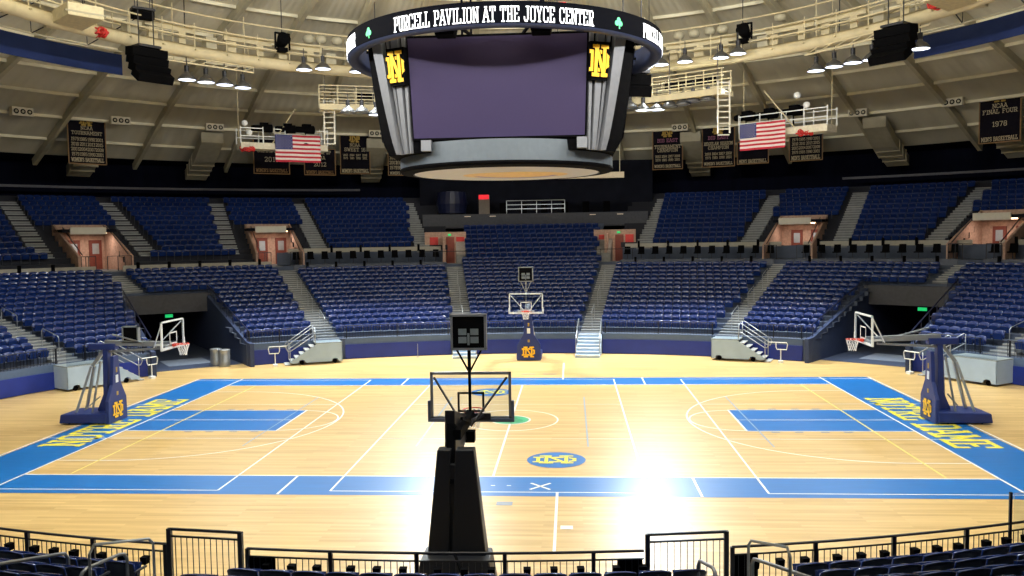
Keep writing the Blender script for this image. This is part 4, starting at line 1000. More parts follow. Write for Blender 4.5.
# body: lofted twelve-sided section, chamfered corners carrying the silver fins
zb, zt = 10.22-9.4, 13.75-9.4; z0, z1 = 9.9-9.4, 13.75-9.4; nS = 10
def section_pts(t):
    g1 = t**.8; g2 = t**.55
    a_ = (-2.92-.1*t, -3.2-.33*t); b_ = (-3.42-.78*g1, -2.72-.28*t); c_ = (-3.95-.7*g2, -2.25)
    return [a_, b_, c_, (c_[0], 2.25), (b_[0], -b_[1]), (a_[0], -a_[1]), (-a_[0], -a_[1]), (-b_[0], -b_[1]), (-c_[0], 2.25), (-c_[0], -2.25), (-b_[0], b_[1]), (-a_[0], a_[1])]
m1 = MB()
for k in range(nS):
    A, Bq = [[Vector((x, y, z0+(z1-z0)*tt)) for x, y in section_pts(tt)] for tt in (k/nS, (k+1)/nS)]
    for i in range(12): m1.face([A[i], A[(i+1) % 12], Bq[(i+1) % 12], Bq[i]])
    if k == 0: m1.face(A)
    if k == nS-1: m1.face(Bq)
m1.build('screen_housing', M['black'], sb)
for sy in (-1, 1):
    T = Matrix.Rotation(0 if sy < 0 else pi, 4, 'Z')
    m1 = MB(); m1.hexa([(-2.93, -3.32, zb+.1), (2.93, -3.32, zb+.1), (2.93, -3.1, zb+.1), (-2.93, -3.1, zb+.1), (-3.04, -3.58, zt-.02), (3.04, -3.58, zt-.02), (3.04, -3.3, zt-.02), (-3.04, -3.3, zt-.02)], 0, T); m1.build('screen_bezel', M['black'], sb)
    m1 = MB(); m1.face([T @ Vector(p) for p in ((-2.88, -3.335, zb+.16), (2.88, -3.335, zb+.16), (2.99, -3.59, zt-.09), (-2.99, -3.59, zt-.09))]); m1.build('screen', M['screen'], sb)
for sx_s in (-1, 1):
    m1 = MB(); m1.face([(sx_s*4.25, -2.1, zb+.2), (sx_s*4.25, 2.1, zb+.2), (sx_s*4.69, 2.1, zt-.15), (sx_s*4.69, -2.1, zt-.15)]); m1.build('screen', M['screen'], sb)
for qx in (-1, 1):
    for qy in (-1, 1):
        mir = lambda v: Vector((v.x*-qx, v.y*-qy, v.z))
        def on(t, s_, out):      # s_ from 0 (screen side) to 1 (outer side) along the chamfer
            a_, b_ = section_pts(t)[:2]; a_ = Vector((a_[0], a_[1], 0)); b_ = Vector((b_[0], b_[1], 0)); d = (b_-a_); nrm = Vector((d.y, -d.x, 0)).normalized()
            if nrm.y > 0: nrm = -nrm
            return a_+d*s_+nrm*out+Vector((0, 0, z0+(z1-z0)*t))
        for (sa, sb_, out) in ((.02, .13, .10), (.22, .44, .14), (.52, .62, .10), (.70, 1.02, .24)):
            m1 = MB()
            for k in range(nS):
                t0, t1 = k/nS, (k+1)/nS
                m1.hexa([mir(on(t0, sa, out)), mir(on(t0, sb_, out)), mir(on(t0, sb_, -.02)), mir(on(t0, sa, -.02)), mir(on(t1, sa, out)), mir(on(t1, sb_, out)), mir(on(t1, sb_, -.02)), mir(on(t1, sa, -.02))])
            m1.build('silver_fin', M['grey_metal'], sb)
        ta, tb = .58, .90
        m1 = MB(); m1.hexa([mir(on(ta, -.02, .26)), mir(on(ta, .58, .26)), mir(on(ta, .58, .05)), mir(on(ta, -.02, .05)), mir(on(tb, -.02, .26)), mir(on(tb, .58, .26)), mir(on(tb, .58, .05)), mir(on(tb, -.02, .05))]); mp2 = m1.build('monogram_panel', M['black'], sb)
        def putm(x, y, z):
            t = (ta+tb)/2 + y/(z1-z0); s0 = .27; wd = (on(t, 1, 0)-on(t, 0, 0)).length
            ss = s0 - x*(1 if qx*qy > 0 else 1)/wd*(1 if (qx < 0) == (qy < 0) else 1)*(1 if qx < 0 else -1)*(1 if qy < 0 else -1) if 0 else s0 + (x/wd)*(-1 if (qx*qy > 0) else 1)*(1)
            return mir(on(t, ss, .27+z))
        m1 = MB(); monogram(m1, 1.05, putm, 0, 1, sx=.6, dz=.012, w=.78, w2=1.25); m1.build('monogram', [M['gold'], M['black']], mp2)
        m1 = MB(); m1.box((qx*2.62 if qx < 0 else 2.62-.0, qy*3.5 if qy < 0 else 3.2, zb-.28), ((qx*2.62)+.34 if qx < 0 else 2.96, qy*3.2 if qy < 0 else 3.5, zb+.08)); m1.build('corner_bracket', M['grey_metal'], sb)
# drum below the screens
m1 = MB(); m1.lathe([(3.0, .92), (3.96, .85), (3.96, .15), (3.9, .03), (3.55, -.02), (3.5, .03)], 72); m1.build('lower_drum', M['grey_ring'], sb, smooth=False, fix=False)
m1 = MB(); m1.lathe([(3.97, .14), (3.99, .08), (3.93, .0), (3.5, -.05)], 72); m1.build('drum_rim', M['black'], sb, fix=False)
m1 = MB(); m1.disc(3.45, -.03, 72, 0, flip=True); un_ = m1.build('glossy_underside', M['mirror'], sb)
m1 = MB(); m1.disc(2.0, -.036, 40, 0, (.3, .4), True, 1.5); m1.build('yellow_reflection', mat('pale_orange_reflection', (226, 190, 120), .4), un_)  # yellow patch painted in as a reflection of the court
m1 = MB(); m1.ring(1.5, 1.75, -.042, R(20), R(160), 30, (.3, .2)); m1.build('violet_reflection', mat('violet_reflection', (120, 110, 190), .4), un_)  # violet band, also court reflection put into the colour
m1 = MB()
for k in range(4):
    a = pi/4+k*pi/2; m1.bar((4.6*cos(a), 4.6*sin(a), ZR1-.1), (3.4*cos(a), 3.4*sin(a), ZR1), .15)
    m1.bar((2*cos(a), 2*sin(a), zt), (2*cos(a), 2*sin(a), dome_z(2)-9.4), .08)
    for dd in (-.5, .5): b_ = a+pi/4+dd*.5; m1.bar((5.1*cos(b_), 5.1*sin(b_), ZR0+.35), (3.3*cos(b_), 3.3*sin(b_), zt), .08)
m1.build('hanging_truss', M['black'], sb)
for q in range(4):
    T = Matrix.Rotation(q*pi/2, 4, 'Z')
    for x in (-1.6, 1.5):
        m1 = MB(); m1.hexa([(x-.3, -4.6, ZR0+.1), (x+.3, -4.6, ZR0+.1), (x+.3, -4.0, ZR0+.1), (x-.3, -4.0, ZR0+.1), (x-.4, -4.7, ZR0+.5), (x+.4, -4.7, ZR0+.5), (x+.4, -4.0, ZR0+.5), (x-.4, -4.0, ZR0+.5)], 0, T); m1.build('speaker_pod', M['black'], sb)
# red lettered box on top of the ring
for xa, xb in ((.2, 1.3), (1.5, 2.3)): m1 = MB(); m1.box((xa, -2.0, ZR1+.35), (xb, -1.8, ZR1+.9)); m1.build('red_winch_cover', M['red'], sb)

# ==================================================================== catwalk ring, lower catwalks, platforms
RC, ZC = 21.5, 17.1
cw = thing('ring_catwalk', (0, 0, ZC), 0, 'tan ring catwalk with railings circling under the dome', 'catwalk')
def ringtube(R_, z, r, n=96, name='ring_tube', m_=M['catwalk'], seg=None):
    m1 = MB(); m1.tube([(R_*sin(2*pi*k/n), R_*cos(2*pi*k/n), z) for k in range(n)], r, 8, closed=True); return m1.build(name, m_, cw, smooth=True)
ringtube(RC, .0, .34); ringtube(RC+.9, .15, .08); ringtube(RC-.3, .7, .05, name='rail'); ringtube(RC-.3, 1.25, .045, name='rail'); ringtube(RC+1.0, .9, .045, name='rail'); ringtube(RC+1.0, 1.45, .045, name='rail'); ringtube(RC+.2, 2.1, .05, name='rail')
m1 = MB(); m1.ring(RC-.3, RC+1.05, .28, 0, 2*pi, 96); m1.ring(RC-.3, RC+1.05, .22, 0, 2*pi, 96); m1.build('deck', M['catwalk'], cw)
for k in range(72):
    a = 2*pi*k/72; m1 = MB()
    if 20 < k < 52: continue
    for r in (RC-.3, RC+1.0): m1.bar((r*sin(a), r*cos(a), .2), (r*sin(a), r*cos(a), 1.45), .05)
    m1.bar(((RC-.5)*sin(a), (RC-.5)*cos(a), .05), ((RC+1.1)*sin(a), (RC+1.1)*cos(a), .05), .08)
    m1.build('rail_post', M['catwalk'], cw)
for k in range(24):
    a = 2*pi*(k+.3)/24; m1 = MB(); r = RC+.3; m1.bar((r*sin(a), r*cos(a), .2), (r*sin(a), r*cos(a), dome_z(r)-ZC), .04); m1.build('hanger_rod', M['railing'], cw)
def at_az(az, r, z): return (r*sin(R(az)), r*cos(R(az)), z)
# clutter on the ring: boxes, panels, spheres of speaker horns
for k, (az, kind) in enumerate([(-33, 'box'), (-38, 'panel'), (-46, 'panel'), (-26, 'panel'), (-52, 'box'), (-58, 'panel'), (-64, 'box'), (30, 'panel'), (38, 'box'), (42, 'panel'), (50, 'panel'), (56, 'box'), (26, 'panel'), (62, 'panel')]):
    m1 = MB(); x, y, z = at_az(az, RC+.2, ZC)
    if kind == 'box': m1.box((-.3, -.25, .3), (.3, .25, .95))
    else: m1.box((-1.4, -.06, 1.0), (1.4, .06, 1.3)); m1.box((-1.2, -.04, .35), (-.7, .04, .95)); m1.box((.5, -.04, .4), (.9, .04, 1.0))
    o_ = m1.build('catwalk_panel' if kind == 'panel' else 'equipment_box', M['catwalk'] if kind == 'panel' else M['duct']); o_.location = (x, y, z); o_.rotation_euler = (0, 0, -R(az))
    tag(o_, 'tan %s on the ring catwalk, %s of the scoreboard, %s counting outward' % ('wiring panel' if kind == 'panel' else 'equipment box', 'left' if az < 0 else 'right', ordn(k % 7)), 'equipment panel', 'catwalk equipment')
for k, (az, h) in enumerate([(-36, 1.55), (-34, 1.6), (-31.5, 1.62), (-29.5, 1.6), (24, 1.6), (26.5, 1.6), (29, 1.62), (31, 1.6), (40, 1.7)]):
    m1 = MB(); m1.lathe([(0, .0), (.28, .05), (.36, .25), (.3, .42), (.12, .55), (0, .56)], 14); o_ = m1.build('horn_cover', M['duct'], smooth=True); o_.location = at_az(az, RC+.6, ZC+h); tag(o_, 'cream rounded horn on the ring catwalk rail, %s of the scoreboard, %s' % ('left' if az < 0 else 'right', ordn(k if k < 4 else k-4)), 'horn', 'cream horns')
# black spotlights on the ring
for az, label in ((-41.2, 'black stage spotlight on the catwalk rail left of the scoreboard'), (35.6, 'black stage spotlight on the catwalk rail right of the scoreboard'),):
    x, y, z = at_az(az, RC-.4, ZC+1.15); z += .1; root = thing('stage_spotlight', (x, y, z), -R(az), label, 'spotlight')
    T = Matrix.Rotation(R(65), 4, 'X'); m1 = MB(); m1.lathe([(0, -.4), (.25, -.4), (.3, -.1), (.38, .35), (.36, .37), (0, .3)], 16, 0, T); m1.build('lamp_housing', M['black'], root, smooth=True)
    m1 = MB(); m1.box((-.45, -.06, -.45), (-.38, .06, .45)); m1.box((.38, -.06, -.45), (.45, .06, .45)); m1.box((-.45, -.06, .4), (.45, .06, .48)); m1.build('yoke', M['black'], root)
    m1 = MB(); m1.box((-.32, -.3, -.62), (.2, .2, -.4)); m1.build('ballast_box', M['black'], root)
# cream box girder crossing the ring at both upper corners with red bundles
for s_, az, lab in ((-1, -75.0, 'left'), (1, 70, 'right')):
    x, y, z = at_az(az, 20.6, ZC-.1); m1 = MB(); T = None
    root = thing('box_platform', (x, y, z), -R(az)+ (R(25)*s_), 'cream box platform hanging off the ring catwalk at the upper %s' % lab, 'platform')
    m1 = MB(); m1.box((-.75, -1.6, -.1), (.75, 1.6, .45)); m1.build('deck_box', mat('cream_box', (205, 194, 160), .6), root, bevel=.03)
    m1 = MB(); m1.box((-.85, -1.62, .05), (.85, -1.5, .12)); m1.box((-.85, 1.5, .05), (.85, 1.62, .12)); m1.build('edge_trim', M['duct'], root)
def bundle(pos, s, label):
    m1 = MB(); rnd = random.Random(int(abs(pos[0])*100))
    for k in range(9):
        x = rnd.uniform(-.7, .7)*s; y = rnd.uniform(-.2, .2)*s; z = rnd.uniform(-.12, .12)*s; r = rnd.uniform(.14, .24)*s
        m1.tube([(x+r*cos(t*pi/4), y+.3*r*sin(t*pi/2), z+r*sin(t*pi/4)) for t in range(8)], .06*s, 6, closed=True)
    m1.box((-.8*s, -.05, -.1*s), (.8*s, .05, .02*s))
    o_ = m1.build('rope_bundle', M['red'], smooth=True); o_.location = pos; tag(o_, label, 'rope bundle')
bundle((-20.0, 7.3, 17.0), .8, 'red rope bundle under the upper left of the ring catwalk')
bundle((19.5, 8.5, 17.35), .8, 'red rope bundle under the upper right of the ring catwalk')
# lower straight catwalks with ladders to followspot platforms
def frame_cw(a, b_, z, label, lad, lad_bottom):
    a = Vector((a[0], a[1], 0)); b_ = Vector((b_[0], b_[1], 0)); d = (b_-a).normalized(); n = Vector((-d.y, d.x, 0)); root = thing('lower_catwalk', (a.x, a.y, z), 0, label, 'catwalk'); L_ = (b_-a).length
    o0 = Vector((0, 0, 0)); m1 = MB()
    m1.bar(o0, d*L_, .5, .35); m1.bar(n*1.2, n*1.2+d*L_, .3, .3); m1.hexa([o0, d*L_, d*L_+n*1.2, n*1.2, o0+Vector((0, 0, .08)), d*L_+Vector((0, 0, .08)), d*L_+n*1.2+Vector((0, 0, .08)), n*1.2+Vector((0, 0, .08))]); m1.build('beam_deck', M['catwalk'], root)
    m1 = MB()
    for zz in (.5, .9, 1.3): m1.bar(o0+Vector((0, 0, zz)), d*L_+Vector((0, 0, zz)), .05); m1.bar(n*1.2+Vector((0, 0, zz)), n*1.2+d*L_+Vector((0, 0, zz)), .05)
    k = 0
    while k < L_: m1.bar(d*k, d*k+Vector((0, 0, 1.3)), .05); m1.bar(n*1.2+d*k, n*1.2+d*k+Vector((0, 0, 1.3)), .05); k += 1.1
    m1.build('railing', M['catwalk'], root)
    m1 = MB(); m1.hexa([d*(L_*.35)+n*1.25+Vector((0, 0, .75)), d*(L_*.85)+n*1.25+Vector((0, 0, .75)), d*(L_*.85)+n*1.3+Vector((0, 0, .75)), d*(L_*.35)+n*1.3+Vector((0, 0, .75)), d*(L_*.35)+n*1.25+Vector((0, 0, 1.15)), d*(L_*.85)+n*1.25+Vector((0, 0, 1.15)), d*(L_*.85)+n*1.3+Vector((0, 0, 1.15)), d*(L_*.35)+n*1.3+Vector((0, 0, 1.15))]); m1.build('dark_grille', M['black'], root)
    for kk in (0.05, .5, .95): m1 = MB(); m1.bar(d*L_*kk, d*L_*kk+Vector((0, 0, 2.6)), .04); m1.build('hanger_rod', M['railing'], root)
    lx = Vector(lad)-Vector((a.x, a.y, 0)); m1 = MB(); hgt = z-lad_bottom+.6
    for s_ in (-.32, .32): m1.bar(Vector((lx.x+s_, lx.y, .5)), Vector((lx.x+s_, lx.y-.1, .5-hgt)), .08)
    kk = 0
    while kk < hgt: m1.bar(Vector((lx.x-.32, lx.y, .4-kk)), Vector((lx.x+.32, lx.y, .4-kk)), .06); kk += .32
    m1.build('ladder', mat('white_ladder', (214, 210, 196), .6), root)
frame_cw((-12.6, 18.4), (-6.5, 20.4), 15.0, 'lower tan catwalk left of the scoreboard with a white ladder', (-12.15, 18.9, 0), 12.9)
frame_cw((5.5, 20.4), (11.0, 16.6), 15.0, 'lower tan catwalk right of the scoreboard with a white ladder', (10.95, 16.2, 0), 12.7)
def spot_platform(a, b_, z, label, s_):
    a = Vector((a[0], a[1], 0)); b_ = Vector((b_[0], b_[1], 0)); d = (b_-a).normalized(); n = Vector((-d.y, d.x, 0)); L_ = (b_-a).length; root = thing('spotlight_platform', (a.x, a.y, z), 0, label, 'platform'); Zv = lambda h: Vector((0, 0, h))
    m1 = MB(); m1.hexa([Zv(-.35), d*L_+Zv(-.35), d*L_+n*1.3+Zv(-.35), n*1.3+Zv(-.35), Zv(0.05), d*L_+Zv(.05), d*L_+n*1.3+Zv(.05), n*1.3+Zv(.05)]); m1.build('deck_box', mat('cream_deck', (206, 198, 176), .6), root)
    m1 = MB()
    for zz in (.45, .95):
        m1.bar(Zv(zz), d*L_+Zv(zz), .05); m1.bar(n*1.3+Zv(zz), d*L_+n*1.3+Zv(zz), .05)
    k = 0
    while k <= L_+.01: m1.bar(d*k, d*k+Zv(1.05), .06); m1.bar(d*k+n*1.3, d*k+n*1.3+Zv(1.05), .06); k += L_/4
    m1.build('railing', M['white'], root)
    m1 = MB(); e = d*(L_*.35) if s_ < 0 else d*(L_*.65)
    m1.bar(e, d*(L_*.62 if s_ < 0 else L_*.3)+Zv(2.3), .06); m1.build('diagonal_brace', M['catwalk'], root)
    for kk in (0, 1): m1 = MB(); m1.bar(d*L_*kk+n*.6, d*L_*kk+n*.6+Zv(7), .035); m1.build('hanger_rod', M['catwalk'], root)
    return root
pa = ((-18.4, 20.6), (-13.7, 23.7)); pz = ((12.5, 19.8), (16.65, 16.4))
spot_platform(*pa, 13.25, 'cream followspot platform left, behind the left flag', -1)
spot_platform(*pz, 13.0, 'cream followspot platform right, behind the right flag', 1)
def followspot(pos, rz, label):
    root = thing('followspot', pos, rz, label, 'followspot')
    T = Matrix.Translation((0, 0, .95)) @ Matrix.Rotation(pi/2, 4, 'Y'); m1 = MB(); m1.lathe([(0, -.75), (.16, -.75), (.2, -.6), (.2, -.1), (.27, 0), (.27, .55), (.2, .6), (0, .6)], 14, 0, T); m1.build('lamp_barrel', M['black'], root, smooth=True)
    m1 = MB(); m1.lathe([(.22, 0), (.05, .1), (.04, .75)], 10); m1.build('stand', M['black'], root)
    m1 = MB(); m1.box((-.2, -.2, 1.1), (.35, .2, 1.3)); m1.build('top_vent', M['black'], root)
followspot((-17.3, 21.6, 13.3), .4, 'black followspot nearest the left end of the left platform'); followspot((-16.0, 22.3, 13.3), .4, 'black followspot near the middle of the left platform'); followspot((-14.9, 22.8, 13.3), .5, 'black followspot at the right end of the left platform')
followspot((13.0, 20.2, 13.05), -.7, 'black followspot at the left end of the right platform'); followspot((14.1, 19.3, 13.05), -.7, 'black followspot near the middle of the right platform'); followspot((15.3, 18.3, 13.05), -.7, 'black followspot at the right end of the right platform')
bundle((-18.0, 20.7, 12.85), .6, 'red rope bundle below the left followspot platform'); bundle((15.6, 17.1, 12.62), .6, 'red rope bundle below the right followspot platform')
for k, (x, y, z) in enumerate([(-17.95, 20.9, 13.9), (-18.2, 20.8, 14.5), (15.75, 17.2, 14.2), (15.3, 17.5, 14.8)]):
    m1 = MB(); m1.lathe([(0, -.2), (.17, -.12), (.2, 0), (.17, .12), (0, .2)], 14); o_ = m1.build('globe_lamp', M['white'], smooth=True); o_.location = (x, y, z); tag(o_, 'small white globe on the %s followspot platform, %s' % ('left' if x < 0 else 'right', 'lower' if k % 2 == 0 else 'upper'), 'globe')

# blue skirt hanging in an arc at both sides, with pipe and tie rods
for s_, a0, a1, lab in ((-1, -88, -58.5, 'left'), (1, 53.5, 84, 'right')):
    root = thing('curtain_skirt', (0, 0, 0), 0, 'navy blue curtain valance hanging in an arc at the upper %s' % lab, 'curtain')
    m1 = MB(); n = 30
    for k in range(n):
        p, q = a0+(a1-a0)*k/n, a0+(a1-a0)*(k+1)/n
        for r, rr in ((26.0, 26.06),):
            m1.hexa([at_az(p, r, 16.25), at_az(q, r, 16.25), at_az(q, rr, 16.25), at_az(p, rr, 16.25), at_az(p, r, 17.35), at_az(q, r, 17.35), at_az(q, rr, 17.35), at_az(p, rr, 17.35)])
    m1.build('skirt_cloth', M['blue_skirt'], root)
    m1 = MB(); m1.tube([at_az(a0+(a1-a0)*k/n, 25.9, 17.5) for k in range(n+1)], .05, 6); m1.tube([at_az(a0+(a1-a0)*k/n, 26.3, 17.62) for k in range(n+1)], .03, 6); m1.build('curtain_track', M['duct'], root)
    for t in (.2, .45, .62, .85):
        az = a0+(a1-a0)*t; m1 = MB(); m1.bar(at_az(az, 25.9, 17.5), at_az(az+2, 23, 18.6), .04); m1.bar(at_az(az, 25.9, 17.5), at_az(az, 26, dome_z(26)), .03); m1.build('tie_rod', M['railing'], root)

# large black speaker clusters at the ring ends
def speaker_cluster(pos, rz, label, n=4, w_=1.1, sc=1.0):
    root = thing('line_array_speaker', pos, rz, label, 'speaker')
    for k in range(n):
        a = R(6+9*k); y = -.12*k*k*.5*sc; z = -.42*k*sc; m1 = MB()
        T = Matrix.Translation((0, y*1.0, z)) @ Matrix.Rotation(a, 4, 'X'); m1.box((-w_/2*sc, -.4*sc, -.24*sc), (w_/2*sc, .4*sc, .2*sc), 0, T); c_ = m1.build('speaker_cabinet', M['black'], root, bevel=.02)
    m1 = MB(); m1.box((-.6*sc, -.4*sc, .22*sc), (.6*sc, .4*sc, .34*sc)); m1.build('rigging_frame', M['railing'], root)
    for x in (-.4, .4): m1 = MB(); m1.bar((x*sc, 0, .3), (x*sc, 0, 3.2), .04); m1.build('hanging_cable', M['railing'], root)
speaker_cluster((-18.35, 8.9, 16.35), R(55), 'black speaker cluster hanging left of the four catwalk lamps', 4, 1.9, .95)
speaker_cluster((17.9, 10.0, 16.5), R(-50), 'black speaker cluster hanging at the upper right', 4, 1.9, .95)
speaker_cluster((4.95, 3.0, 13.3), R(20), 'black speaker hanging just right of the scoreboard', 2, 1.3, 1.0)
speaker_cluster((-19.0, 9.9, 18.45), R(40), 'small black speaker above the ring catwalk at the upper left', 1, 1.1, .9)

# ==================================================================== high bay lamps with their own light
LSH = None
def bay_lamp(pos, label, lit=True, beam=True, group=None):
    global LSH
    if LSH is None:
        m1 = MB(); m1.lathe([(.10, .42), (.14, .3), (.3, .2), (.42, .06), (.47, -.05), (.45, -.06)], 20); a = m1.mesh('lamp_reflector', M['lamp_shell'], True)
        m1 = MB(); m1.disc(.44, -.045, 20, 0, flip=True); b_ = m1.mesh('lamp_lens', M['lamp_face']); m1 = MB(); m1.disc(.44, -.045, 20, 0, flip=True); b2 = m1.mesh('lamp_lens', M['lamp_dim'])
        m1 = MB(); m1.lathe([(0, .72), (.12, .7), (.12, .4), (0, .4)], 10); c_ = m1.mesh('ballast_can', M['railing']); m1 = MB(); m1.bar((0, 0, .7), (0, 0, 1.15), .04); d_ = m1.mesh('lamp_stem', M['railing'])
        LSH = (a, b_, b2, c_, d_)
    root = thing('high_bay_lamp', pos, 0, label, 'lamp', group)
    for nm, me in (('lamp_reflector', LSH[0]), ('lamp_lens', LSH[1] if lit else LSH[2]), ('ballast_can', LSH[3]), ('lamp_stem', LSH[4])):
        o_ = bpy.data.objects.new(nm, me); COL.objects.link(o_); o_.parent = root
    if beam:
        ld = bpy.data.lights.new('lamp_beam', 'SPOT'); ld.energy = LAMP_W; ld.spot_size = R(LAMP_SPREAD); ld.spot_blend = .55; ld.shadow_soft_size = .42; ld.color = (.90, .97, 1)
        lo = bpy.data.objects.new('lamp_beam', ld); COL.objects.link(lo); lo.parent = root; lo.location = (0, 0, -.12)
        if beam == 'end': ld.energy = LAMP_W*2.4; ld.spot_size = R(78)  # unseen lamps added at both ends, aimed outward to brighten the side seats
        if beam == 'flood': ld.energy = LAMP_W*4.4; ld.spot_size = R(128)
        if group:      # unseen upward fill, added on the near-half lamps to brighten the dome
            lu = bpy.data.lights.new('dome_fill_light', 'SPOT'); lu.energy = UPFILL_W; lu.spot_size = R(150); lu.spot_blend = .5; lu.shadow_soft_size = .3; lu.color = (1, .98, .92)
            uo = bpy.data.objects.new('dome_fill_light', lu); COL.objects.link(uo); uo.parent = root; uo.location = (0, 0, 1.3); uo.rotation_euler = Vector((-pos[0]*.7, -pos[1]*.7, 8)).to_track_quat('-Z', 'Y').to_euler()
        v = Vector((-pos[0]*.21, -pos[1]*.21, -10)) if not group else Vector((-pos[0]*.28, -pos[1]*.28, -10))
        if beam == 'flood': v = Vector((-pos[0]*.1, -pos[1]*.55, -10))
        if beam == 'end': v = Vector((pos[0]*.42, 4.5, -10))
        lo.rotation_euler = v.to_track_quat('-Z', 'Y').to_euler()
LAMPS = [  # position, lit, label
 ((-17.81, 12.04, 15.63), 1, 'lit high bay lamp, leftmost of the four on the left bar'),
 ((-17.17, 12.93, 15.64), 1, 'lit high bay lamp, second of the four on the left bar'),
 ((-16.49, 13.80, 15.64), 1, 'lit high bay lamp, third of the four on the left bar'),
 ((-15.79, 14.59, 15.60), 1, 'lit high bay lamp, rightmost of the four on the left bar'),
 ((-12.71, 15.95, 16.77), 1, 'lit high bay lamp under the ring catwalk, first of three left of the scoreboard'),
 ((-11.81, 16.64, 16.93), 1, 'lit high bay lamp under the ring catwalk, second of three left of the scoreboard'),
 ((-10.09, 17.73, 16.92), 1, 'lit high bay lamp under the ring catwalk, touching the scoreboard ring from the left'),
 ((-10.64, 17.52, 14.51), 0, 'unlit high bay lamp under the lower left catwalk, left one'),
 ((-9.91, 17.95, 14.56), 0, 'unlit high bay lamp under the lower left catwalk, middle one'),
 ((-9.16, 18.34, 14.48), 1, 'lit high bay lamp under the lower left catwalk beside the scoreboard'),
 ((-6.39, 19.48, 14.45), 2, 'lit lamp under the lower catwalk hidden behind the scoreboard, left one'),
 ((-5.51, 19.74, 14.46), 2, 'lit lamp under the lower catwalk hidden behind the scoreboard, right one'),
 ((7.80, 18.85, 17.04), 1, 'high bay lamp under the ring catwalk, first right of the scoreboard'),
 ((9.11, 18.25, 17.05), 1, 'high bay lamp under the ring catwalk, second right of the scoreboard'),
 ((10.98, 17.19, 17.00), 1, 'high bay lamp under the ring catwalk, third right of the scoreboard'),
 ((11.82, 16.63, 17.08), 1, 'high bay lamp under the ring catwalk, fourth right of the scoreboard'),
 ((6.01, 19.39, 14.66), 0, 'unlit lamp under the lower right catwalk, nearest the scoreboard'),
 ((6.76, 19.14, 14.46), 2, 'lit lamp under the lower right catwalk, brighter left one'),
 ((7.55, 18.84, 14.42), 2, 'lit lamp under the lower right catwalk, brighter right one'),
 ((8.28, 18.54, 14.53), 0, 'unlit lamp under the lower right catwalk, fourth from the scoreboard'),
 ((8.99, 18.20, 14.58), 0, 'unlit lamp under the lower right catwalk, fifth from the scoreboard'),
 ((9.52, 17.93, 14.69), 0, 'unlit lamp under the lower right catwalk, sixth from the scoreboard'),
 ((10.30, 17.49, 14.71), 0, 'unlit lamp under the lower right catwalk, beside the ladder'),
 ((15.58, 14.82, 15.68), 1, 'lit high bay lamp, leftmost of the four on the right bar'),
 ((16.28, 14.04, 15.72), 1, 'lit high bay lamp, second of the four on the right bar'),
 ((16.97, 13.20, 15.73), 1, 'lit high bay lamp, third of the four on the right bar'),
 ((17.62, 12.32, 15.69), 1, 'lit high bay lamp, fourth on the right bar beside the speaker cluster'),
 ((19.03, 10.00, 15.68), 1, 'lit high bay lamp just right of the right speaker cluster'),
]
for pos, lit, lab in LAMPS: bay_lamp(pos, lab, bool(lit), 'flood' if lit == 2 else bool(lit))
for k, az in enumerate((92, 101, 112, 128, 145, 162, 180, 198, 215, 232, 248, 259, 268)):   # rest of the ring, camera side; end ones added to brighten side seats
    bay_lamp(at_az(az, 18.5 if 90 < az < 270 else 16.5, 16.5), 'high bay lamp on the near half of the ring, unseen, out of frame, %s clockwise' % ordn(k), True, 'end' if az < 105 or az > 255 else True, 'near ring lamps')
for a, b_, lab in (((-18.6, 11.2, 16.5), (-15.3, 15.0, 16.45), 'left'), ((15.1, 15.2, 16.55), (19.3, 9.6, 16.65), 'right')):
    m1 = MB(); m1.bar(a, b_, .08); m1.bar(Vector(a)+Vector((0, 0, .3)), Vector(b_)+Vector((0, 0, .3)), .06)
    for t in range(9): p_ = Vector(a).lerp(Vector(b_), t/8); q_ = Vector(a).lerp(Vector(b_), min(1, (t+1)/8))+Vector((0, 0, .3)); m1.bar(p_, q_, .04)
    for t in (.1, .9): p_ = Vector(a).lerp(Vector(b_), t); m1.bar(p_, p_+Vector((0, 0, 3)), .04)
    tag(m1.build('lamp_bar', M['catwalk']), 'tan truss bar carrying four lamps at the '+lab, 'truss')

